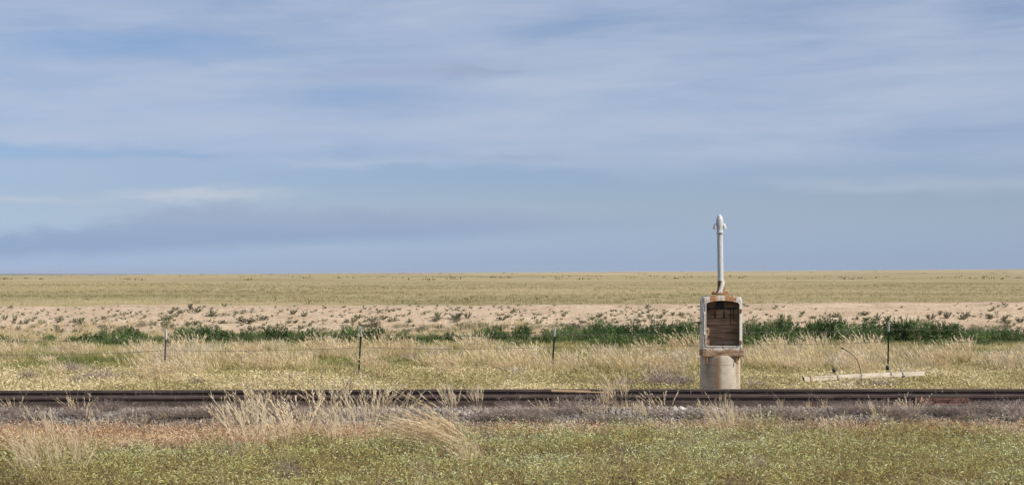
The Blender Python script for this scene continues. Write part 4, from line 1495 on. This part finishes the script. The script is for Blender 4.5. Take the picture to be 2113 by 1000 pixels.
    rows += [(318, 784, .62, 'pale bunch in front of the leftmost post, on its left'), (336, 781, .55, 'pale bunch hiding the foot of the leftmost post'), (358, 786, .66, 'pale bunch in front of the leftmost post, on its right')]
    far = [grass_tuft_mesh('blond_grass_bunch', 1.0, .50, 75, (-.22, 0), TUFT_R, wid=.010, headw=.020, hair=9, tone=.62, rad=.30, fromt=.55) for _ in range(3)]
    for q in range(26):
        px = TUFT_R.uniform(-30, 1420) if q < 17 else TUFT_R.uniform(1545, 2120)
        sec = 'left of the second post' if px < 744 else 'between second post and cabinet' if px < 1488 else 'right of the cabinet'
        rows.append((px, TUFT_R.uniform(745, 778), TUFT_R.uniform(.4, .85), 'smaller straw bunch in the grass beyond the fence, ' + sec))
    for i, (px, py, h, lab) in enumerate(rows):
        d = dist_at(px, py, 50, 80); x = (px - 1056.5) / F * d
        place('blond_grass_bunch', far[i % 3], x, d, float(hgt(x, d)), (h * 1.25, h, h), TUFT_R.uniform(-.6, .6), lab, 'grass bunch', lab if lab.startswith('smaller straw') else 'blond grass bunches beyond the fence')


tufts()

BR_R = np.random.default_rng(33)
BRUSH = [brush_mesh('dead_brush', 1.0, .42, 180, BR_R, wid=.005) for _ in range(4)]


def brush():
    n = 0
    L0 = 'grey dead twiggy brush on the near gravel, left of the second fence post'
    L1 = 'grey dead twiggy brush on the near gravel between second fence post and cabinet'
    L2 = 'grey dead twiggy brush on the near gravel, right of the cabinet'
    cells = [(50, 870, .8), (150, 866, .8), (250, 870, .8), (330, 870, .8), (420, 868, .8), (520, 868, .8), (640, 866, .7), (690, 868, .7), (770, 868, .7), (1120, 866, .7), (1260, 868, .7), (1430, 868, .6), (1700, 866, .6), (1870, 866, .7), (2000, 868, .8), (20, 862, .75), (75, 868, .6), (120, 874, .5), (175, 866, .7), (225, 860, .85), (270, 868, .6), (312, 862, .75), (350, 866, .8), (395, 868, .8), (440, 866, .95), (480, 868, .8), (560, 864, .8), (610, 868, .65),
             (800, 866, .6), (838, 870, .7), (880, 870, .7), (930, 868, .6), (985, 866, .6), (1010, 872, .6), (1062, 862, .85), (1085, 868, .75), (1150, 860, .9), (1200, 858, .95), (1225, 868, .7), (1330, 860, .55), (1360, 866, .5),
             (1590, 862, .7), (1625, 864, .8), (1665, 868, .55), (1745, 862, .6), (1790, 860, .75), (1850, 864, .6), (1900, 858, .95), (1945, 862, .8), (1985, 858, .8), (2030, 860, .7), (2075, 862, .9), (2105, 866, .9)]
    cells += [(BR_R.uniform(-20, 2130), BR_R.uniform(858, 872), BR_R.uniform(.4, .8)) for _ in range(34)]
    for px, py, w_ in cells:
        py = py + BR_R.uniform(6, 13)
        d = min(dist_at(px, py, 25, 27.3), 26.9)
        x = (px - 1056.5) / F * d
        z = max(float(hgt(x, d)), float(np.interp(d - float(bend(x)), [26.05, 26.35, 26.8, 27.2], [.70, .79, .925, .945]))) - .01
        lab, gr = (L0, 'brush left') if px < 740 else (L1, 'brush centre') if px < 1488 else (L2, 'brush right')
        s = w_ * BR_R.uniform(.85, 1.1)
        place('dead_brush', BRUSH[n % 4], x, d, z, (s * 1.1, s * .8, s * BR_R.uniform(.30, .62)), BR_R.uniform(0, 6), lab, 'dead brush', {'brush left': 'dead brush on the left gravel', 'brush centre': 'dead brush on the middle gravel', 'brush right': 'dead brush on the right gravel'}[gr])
        n += 1
    # greyish dry plants standing among the foreground weeds
    for i, (px, py, h, lab) in enumerate(((590, 985, .26, 'grey dry plant low in the foreground weeds left of centre'), (1005, 915, .24, 'pale grey dry plant just right of the flattened clump'), (470, 950, .24, 'grey dry plant in the weeds below the tallest clump'), (1420, 935, .22, 'grey dry plant in the weeds below the reddish clump'), (1290, 940, .22, 'grey dry plant in the weeds left of the cabinet line'), (1560, 975, .24, 'grey dry plant near the bottom edge right of the cabinet'), (860, 985, .22, 'small grey dry plant near the bottom edge at centre'))):
        d = dist_at(px, py, 17, 26); x = (px - 1056.5) / F * d
        place('dry_plant', BRUSH[i % 4], x, d, float(hgt(x, d)), (h * 1.6, h * 1.3, h * 2.1), BR_R.uniform(0, 6), lab, 'dry plant', 'grey dry plants in the foreground weeds')
    # small reddish weed
    place('red_weed', brush_mesh('red_weed', 1.0, .6, 70, BR_R, M_RUSTW), *(lambda d: ((203 - 1056.5) / F * d, d, .90))(26.75), .22, 0, 'small rust-red round weed on the gravel at left', 'weed', None)
    # grey brush behind the track
    rows = [(60, 782, .9, 'grey-brown brush behind the track at the left edge'), (205, 786, 1.3, 'wide grey-brown brush behind the track at left'), (150, 770, 1.1, 'grey brush further back near the left edge'), (160, 792, .7, 'low grey-brown brush nearest the far rail at left'), (335, 772, 1.0, 'grey brush at the foot of the leftmost post'), (265, 778, .7, 'small grey brush left of the leftmost post'),
            (405, 790, .6, 'small pale grey brush behind the rail right of the leftmost post'), (605, 783, .6, 'small grey brush behind the rail left of the second post'), (735, 772, .5, 'grey scrub at the foot of the second post'), (1160, 776, .5, 'small grey scrub right of the third post foot'),
            (1370, 800, 1.5, 'low grey brush against the far rail left of the cabinet'), (1410, 796, 1.0, 'grey brush next to the cabinet base on its left'), (1290, 801, .9, 'flat grey brush on the far rail well left of the cabinet'), (1560, 800, .8, 'grey brush right of the cabinet base'), (1735, 806, 1.0, 'grey twiggy brush in front of the fallen crossarm, left half'), (1785, 804, 1.4, 'grey twiggy brush in front of the fallen crossarm at the foot of the cable'), (1830, 803, 1.1, 'grey twiggy brush below the right half of the crossarm'), (900, 738, .9, 'grey dry scrub in the tall grass right of the second post'), (850, 745, .9, 'grey dry scrub below the blond bunches right of the second post'), (1120, 755, .9, 'dark dry scrub just left of the third post'), (1950, 738, 1.2, 'grey dry scrub in the grass right of the rightmost post'), (1880, 740, .9, 'grey dry scrub near the right end of the crossarm')]
    bb = [brush_mesh('dry_scrub', 1.0, .42, 110, BR_R, wid=.011) for _ in range(3)]
    for i, (px, py, w_, lab) in enumerate(rows):
        d = dist_at(px, min(py, 800), 44, 75)
        x = (px - 1056.5) / F * d
        place('dry_scrub', bb[i % 3], x, d, float(hgt(x, d)) - .02, (w_, w_ * .8, w_ * BR_R.uniform(.7, 1.0) * (.5 if 1700 < px < 1840 else 1)), BR_R.uniform(0, 6), lab, 'dry scrub', 'grey scrub behind the track')


brush()


# thin stray stems poking up in front of the rails
def stray():
    r = Rib()
    n = 420
    x = RNG.uniform(-9, 9, n); d = RNG.uniform(26.5, 28.9, n)
    dens = vnoise(x * .8, x * 0, 111, 3)
    k = (dens + RNG.normal(0, .1, n)) > .42
    x, d = x[k], d[k]; n = len(x)
    y = d + bend(x)
    an = RNG.uniform(0, 2 * np.pi, n)
    dr = unit(np.stack([np.cos(an) * .7 - .25, np.sin(an) * .3, RNG.uniform(.5, 1.6, n)], axis=1))
    L = RNG.uniform(.12, .36, n)
    b = np.stack([x, y, np.full(n, .93)], axis=1)
    bn = np.stack([RNG.normal(0, .2, n), RNG.normal(0, .1, n), RNG.uniform(-.2, 0, n)], axis=1)
    t0 = RNG.uniform(.1, .8, n)
    r.add(b, dr, L, .005, bn, 4, 'twig', t0)
    m = 5
    pi = np.repeat(np.arange(n), m); t = RNG.uniform(.4, 1, n * m)
    hb = b[pi] + L[pi, None] * (dr[pi] * t[:, None] + bn[pi] * (t ** 2)[:, None])
    r.add(hb, dr[pi] + RNG.normal(0, .6, (n * m, 3)), RNG.uniform(.02, .08, n * m), .004, None, 2, 'twig', t0[pi])
    o = link('stray_stems', r.mesh('stray_stems', M_BRUSH))
    tag(o, 'sparse dry stems growing along and between the rails', 'dry stems', kind='stuff')


stray()

# --- green bushes at the foot of the sand bank
BU_R = np.random.default_rng(44)
BUSH = [bush_mesh('green_bush', 1.5, 1.0, 2600, BU_R) for _ in range(5)]
OLIVE = [bush_mesh('olive_bush', 1.4, .8, 1200, BU_R, M_SAGE, .026, .07) for _ in range(3)]


def bushes():
    # px centre, top py, width px, foot distance
    rows = [(2, 694, 60), (48, 700, 40), (103, 688, 40), (150, 692, 40), (185, 690, 55), (212, 682, 36), (262, 676, 60), (295, 680, 50), (375, 680, 50), (405, 676, 60), (440, 674, 70), (475, 680, 60), (505, 684, 50), (535, 678, 70), (570, 676, 70), (610, 680, 70), (645, 680, 70), (685, 682, 60), (725, 678, 60), (760, 676, 50), (803, 686, 36), (925, 696, 30), (780, 680, 46), (830, 686, 40), (860, 684, 46), (892, 686, 44), (925, 684, 50), (958, 682, 50), (990, 682, 50), (1018, 678, 50), (325, 688, 36), (1045, 686, 50), (1078, 675, 64), (1110, 690, 45), (1140, 676, 56),
            (1172, 668, 70), (1205, 672, 60), (1240, 664, 74), (1270, 668, 60), (1300, 672, 66), (1335, 674, 60), (1362, 672, 60), (1395, 668, 70), (1425, 664, 70), (1550, 668, 64), (1585, 664, 70), (1615, 660, 80), (1650, 668, 64), (1680, 668, 60), (1715, 659, 86), (1755, 662, 86), (1800, 668, 76), (1838, 664, 76), (1868, 668, 70), (1895, 660, 96), (1935, 668, 80), (1975, 672, 90), (2015, 676, 80), (2055, 676, 80), (2095, 680, 84)]
    sect = [(-400, 343, 'left of the leftmost fence post'), (343, 744, 'between first and second fence posts from the left'), (744, 1143, 'between second and third fence posts from the left'), (1143, 1488, 'between the third fence post and the cabinet'),
            (1488, 1834, 'between the cabinet and the rightmost fence post'), (1834, 2600, 'right of the rightmost fence post')]
    for i, (px, py, w_) in enumerate(rows):
        d = 78.2 + BU_R.uniform(-1.2, 1.0)
        x = (px - 1056.5) / F * d
        h = (CAMZ - (py - 562) / F * d) * BU_R.uniform(.74, 1.16)
        w = w_ / F * d / 1.5 * BU_R.uniform(.88, 1.10)
        s = next(t for a, b, t in sect if a <= px < b)
        big = py <= 664
        lab = ('tall ' if big else '') + 'dark green bush ' + s
        place('green_bush', BUSH[i % 5], x, d, -.02, (max(w, .45), max(w, .45) * .9, h * 1.22), BU_R.uniform(0, 6), lab, 'bush', 'green bushes along the foot of the sand bank')
    # greyer, olive bushes a little higher on the bank
    rows = [(940, 668, 50), (968, 672, 46), (905, 674, 50), (860, 676, 50), (830, 672, 40), (1010, 675, 44), (990, 682, 40), (885, 680, 40), (300, 668, 50), (255, 665, 40), (350, 676, 40), (790, 668, 30), (765, 670, 40), (1100, 668, 44), (1215, 658, 50), (1180, 660, 40), (1150, 664, 40), (1260, 660, 44), (700, 674, 40), (660, 672, 36), (1600, 650, 50), (1560, 660, 40), (1690, 655, 40), (1470, 668, 40), (1900, 654, 40), (2010, 662, 50), (1960, 662, 40), (2060, 668, 44)]
    for i, (px, py, w_) in enumerate(rows):
        d = 86.8 + BU_R.uniform(-.8, 1.2)
        x = (px - 1056.5) / F * d
        zb = float(berm_h(x, d))
        h = max(.28, (CAMZ - (py - 562) / F * d) - zb)
        w = w_ / F * d / 1.4 * 1.1
        s = next(t for a, b, t in sect if a <= px < b)
        place('olive_bush', OLIVE[i % 3], x, d, max(zb, 0) - .03, (w, w * .9, h), BU_R.uniform(0, 6), 'grey-olive bush on the bank ' + s, 'bush', 'olive bushes low on the sand bank')
    # brighter green growth in front of the bushes
    r = Rib()
    x, d = scatter(9000, -29, 29, 73.5, 77.6, 0.32)
    px = 1056.5 + x / d * F
    on = np.interp(px, [-400, 0, 40, 110, 150, 260, 300, 360, 700, 760, 800, 1030, 1060, 1440, 1530, 2113, 2600], [1, 1, .3, .6, .9, .9, .2, 1, 1, .5, .1, .2, 1, 1, 1, 1, 1])
    k = (vnoise(x * .45, d * .45, 121, 3) + RNG.normal(0, .1, len(x)) < .10 + .36 * on)
    x, d = x[k], d[k]; n = len(x); m = 16
    pi = np.repeat(np.arange(n), m); N = n * m
    an = RNG.uniform(0, 2 * np.pi, N); rad = RNG.random(N) ** .5 * .22
    hh = RNG.uniform(.10, .50, n) * (.4 + 1.2 * vnoise(x * .7, d * .7, 122, 2))
    b = np.stack([x[pi] + np.cos(an) * rad, d[pi] + np.sin(an) * rad, z_arr(x[pi], d[pi]) + hh[pi] * RNG.random(N)], axis=1)
    r.add(b, np.stack([np.cos(an), np.sin(an), RNG.uniform(.2, 1.6, N)], axis=1), RNG.uniform(.06, .13, N), .035, None, 2, 'leaf', np.clip(RNG.normal(.5, .22, N), 0, 1))
    o = link('green_undergrowth', r.mesh('green_undergrowth', M_FRINGE))
    tag(o, 'bright green low growth in front of the row of bushes', 'undergrowth', kind='stuff')


bushes()

# --- small shrubs on the sand
SG_R = np.random.default_rng(55)


def sage_mesh(name, rng, n=150, h=1.0, w=1.1):
    r = Rib()
    ns = 16
    an = rng.uniform(0, 2 * np.pi, ns); ph = rng.random(ns) ** .6
    top = np.stack([np.cos(an) * ph * w * .62 + .10, np.sin(an) * ph * w * .5, h * (1 - .5 * ph ** 2) * rng.uniform(.6, 1.1, ns)], axis=1)
    b = np.stack([np.cos(an) * .06, np.sin(an) * .06, np.zeros(ns) - .05], axis=1)
    d = top - b; L = np.linalg.norm(d, axis=1); du = unit(d)
    r.add(b, d, L, .05, None, 2, 'twig', .2, rng)
    si = rng.integers(0, ns, n); t = .25 + .75 * rng.random(n)
    base = b[si] + L[si, None] * du[si] * t[:, None]
    r.add(base, du[si] + rng.normal(0, .55, (n, 3)), rng.uniform(.12, .26, n), rng.uniform(.05, .10, n), None, 2, 'leaf', np.clip(rng.normal(.5, .25, n), 0, 1), rng)
    return r.mesh(name, M_SAGE)


SAGE = [sage_mesh('sand_shrub', SG_R, 260) for _ in range(6)]


def sage():
    fixed = [(392, 633, 20, 18), (362, 636, 22, 10), (375, 642, 24, 12), (345, 655, 42, 16), (405, 640, 26, 14), (435, 648, 44, 16), (352, 643, 24, 10), (510, 660, 60, 16), (605, 644, 22, 14), (628, 648, 20, 14), (540, 655, 30, 14), (900, 655, 30, 16), (940, 652, 44, 18), (965, 650, 20, 20), (730, 660, 20, 16), (770, 658, 26, 14), (790, 654, 20, 14), (1060, 640, 18, 10), (1076, 659, 18, 8), (1112, 664, 16, 14), (1163, 649, 14, 8), (1237, 650, 24, 12), (1220, 656, 18, 10), (1318, 651, 14, 8),
             (1388, 647, 14, 10), (1406, 648, 16, 14), (85, 664, 22, 16), (55, 663, 16, 14), (120, 658, 22, 20), (165, 664, 26, 16), (30, 658, 18, 14), (10, 655, 16, 14), (215, 655, 22, 10), (1725, 650, 24, 12), (1780, 646, 30, 14), (1810, 655, 26, 18), (1830, 657, 24, 16), (1920, 653, 26, 18), (1955, 650, 24, 20), (1990, 652, 26, 18), (2040, 652, 20, 14), (2070, 660, 26, 16), (1655, 645, 20, 10), (2105, 660, 24, 16), (1940, 645, 18, 14)]
    lst = list(fixed)
    while len(lst) < 235:
        px = SG_R.uniform(-60, 2170)
        t = SG_R.beta(2.5, 1.1)
        py = 636 + t * 50
        if 1430 < px < 1545 and py > 640 and SG_R.random() < .7: continue
        if SG_R.random() > vnoise(np.array([px / 160]), np.array([py / 25]), 131, 2)[0] * 1.5: continue
        s = SG_R.gamma(3.0, 2.8) + 5
        lst.append((px, py + s * .3, min(s * 1.2, 24), min(s, 16) * SG_R.uniform(.6, 1.0)))
    for i, (px, py, w_, h_) in enumerate(lst):
        # find where the bank shows at this row
        ds = np.linspace(85, 95.5, 420)
        xs = (px - 1056.5) / F * ds
        ys = 562 + F * (CAMZ - berm_h(xs, ds)) / ds
        foot = py + h_ * .35
        j = int(np.argmin(np.abs(ys - foot)))
        d = float(ds[j]); x = float(xs[j])
        w, h = w_ / F * d * (.8 if i < len(fixed) else 1), h_ / F * d
        if i < len(fixed):
            lab, gr, cat = 'larger grey-green shrub clump standing out on the bare sand', 'larger shrub clumps on the sand bank', 'shrub'
        else:
            lab, gr, cat = 'small grey-green shrub scattered on the bare sandy bank', 'small shrubs scattered on the sand bank', 'shrub'
        place('sand_shrub', SAGE[i % 6], x, d, float(berm_h(x, d)), (max(w * .85, .2), max(w * .85, .2) * .8, max(h * .85, .12)), SG_R.uniform(-.6, .6), lab, cat, gr)
    # seedlings and clods, far too many to count
    n = 2600
    px = SG_R.uniform(-200, 2300, n); d = 85.5 + 8.3 * SG_R.beta(1.1, 1.5, n)
    x = (px - 1056.5) / F * d
    k = vnoise(x * .25, d * .4, 141, 3) + SG_R.normal(0, .12, n) > .42
    x, d = x[k], d[k]; n = len(x); m = 7
    pi = np.repeat(np.arange(n), m); N = n * m
    an = SG_R.uniform(0, 2 * np.pi, N)
    s = SG_R.uniform(.05, .19, n)
    b = np.stack([x[pi], d[pi], berm_h(x[pi], d[pi]) - .01], axis=1)
    r = Rib()
    r.add(b, np.stack([np.cos(an) * .8, np.sin(an) * .8, SG_R.uniform(.3, 1.3, N)], axis=1), s[pi] * SG_R.uniform(.6, 1.2, N), s[pi] * .34, None, 2, 'leaf', np.clip(SG_R.normal(.5, .25, N), 0, 1), SG_R)
    o = link('sand_seedlings', r.mesh('sand_seedlings', M_SAGE))
    tag(o, 'tiny seedlings dotted over the bare sandy bank', 'seedlings', kind='stuff')
    # thin cured grass at the foot of the bank
    n = 4200
    px = SG_R.uniform(-300, 2400, n); d = 82 + 6 * SG_R.random(n) ** 1.6
    x = (px - 1056.5) / F * d
    k = vnoise(x * .2, d * .3, 151, 3) + SG_R.normal(0, .1, n) > np.interp(px, [-300, 350, 420, 740, 800, 1060, 1120, 2400], [.40, .42, .62, .6, .42, .45, .68, .70])
    x, d = x[k], d[k]; n = len(x); m = 12
    pi = np.repeat(np.arange(n), m); N = n * m
    an = SG_R.uniform(0, 2 * np.pi, N)
    zz = np.maximum(berm_h(x, d), z_arr(x, d))
    b = np.stack([x[pi] + SG_R.normal(0, .1, N), d[pi] + SG_R.normal(0, .1, N), zz[pi] - .03], axis=1)
    r = Rib()
    r.add(b, np.stack([np.cos(an) * .4 - .2, np.sin(an) * .4, np.ones(N)], axis=1), SG_R.uniform(.2, .5, N), .016, None, 3, 'blade', np.clip(SG_R.normal(.68, .16, N), 0, 1), SG_R)
    o = link('bank_grass', r.mesh('bank_grass', M_GRASS))
    tag(o, 'sparse straw-coloured grass at the foot of the sandy bank', 'grass', kind='stuff')


sage()


# --- prairie grass texture beyond the bank
def prairie():
    R_ = np.random.default_rng(66)
    r = Rib()
    n = 60000
    d = 103 + 420 * R_.random(n) ** 1.5
    x = R_.uniform(-.36, .36, n) * d
    dens = vnoise(x * .05, d * .03, 161, 4)
    k = R_.random(n) < .25 + .9 * dens
    x, d, dens = x[k], d[k], dens[k]; n = len(x); m = 5
    z = z_arr(x, d)
    pi = np.repeat(np.arange(n), m); N = n * m
    an = R_.uniform(0, 2 * np.pi, N)
    b = np.stack([x[pi] + R_.normal(0, .18, N), d[pi] + R_.normal(0, .18, N), z[pi] - .01], axis=1)
    pt = np.clip(.5 + 2.0 * (vnoise(x * .025, d * .045, 162, 4) - .5) + R_.normal(0, .16, n), 0, 1)
    sc = np.clip(d / 220, .8, 1.6)
    r.add(b, np.stack([np.cos(an) * .6, np.sin(an) * .6, np.ones(N)], axis=1), R_.uniform(.10, .30, N), (.03 * sc)[pi], None, 2, 'blade', np.clip(pt[pi] + R_.normal(0, .08, N), 0, 1), R_)
    # scattered darker forbs
    n = 420
    d = 110 + 700 * R_.random(n) ** 1.7
    x = R_.uniform(-.33, .33, n) * d
    k = vnoise(x * .02, d * .012, 163, 3) + R_.normal(0, .08, n) > .58
    x, d = x[k], d[k]; n = len(x); m = 14
    pi = np.repeat(np.arange(n), m); N = n * m
    an = R_.uniform(0, 2 * np.pi, N)
    b = np.stack([x[pi] + R_.normal(0, .25, N), d[pi] + R_.normal(0, .2, N), z_arr(x, d)[pi]], axis=1)
    r.add(b, np.stack([np.cos(an) * .5, np.sin(an) * .5, np.ones(N)], axis=1), R_.uniform(.12, .4, N), .06, None, 2, 'leaf', np.clip(R_.normal(.12, .1, N), 0, 1), R_)
    n = 500
    d = 700 + 2400 * R_.random(n)
    x = R_.uniform(-.33, .33, n) * d
    k = vnoise(x * .004, d * .006, 164, 3) + R_.normal(0, .06, n) > .52
    x, d = x[k], d[k]; n = len(x); m = 10
    pi = np.repeat(np.arange(n), m); N = n * m
    an = R_.uniform(0, 2 * np.pi, N); wd = R_.uniform(.4, 3.5, n)
    b = np.stack([x[pi] + R_.normal(0, 1, N) * wd[pi], d[pi] + R_.normal(0, .5, N), z_arr(x, d)[pi] - .1], axis=1)
    r.add(b, np.stack([np.cos(an) * .6, np.sin(an) * .6, np.ones(N)], axis=1), R_.uniform(.4, 1.1, N), .5, None, 2, 'leaf', np.clip(R_.normal(.05, .08, N), 0, 1), R_)
    o = link('prairie_grass', r.mesh('prairie_grass', M_PRAIRIE))
    tag(o, 'short cured prairie grass and weeds beyond the sand bank', 'grass', kind='stuff')


prairie()
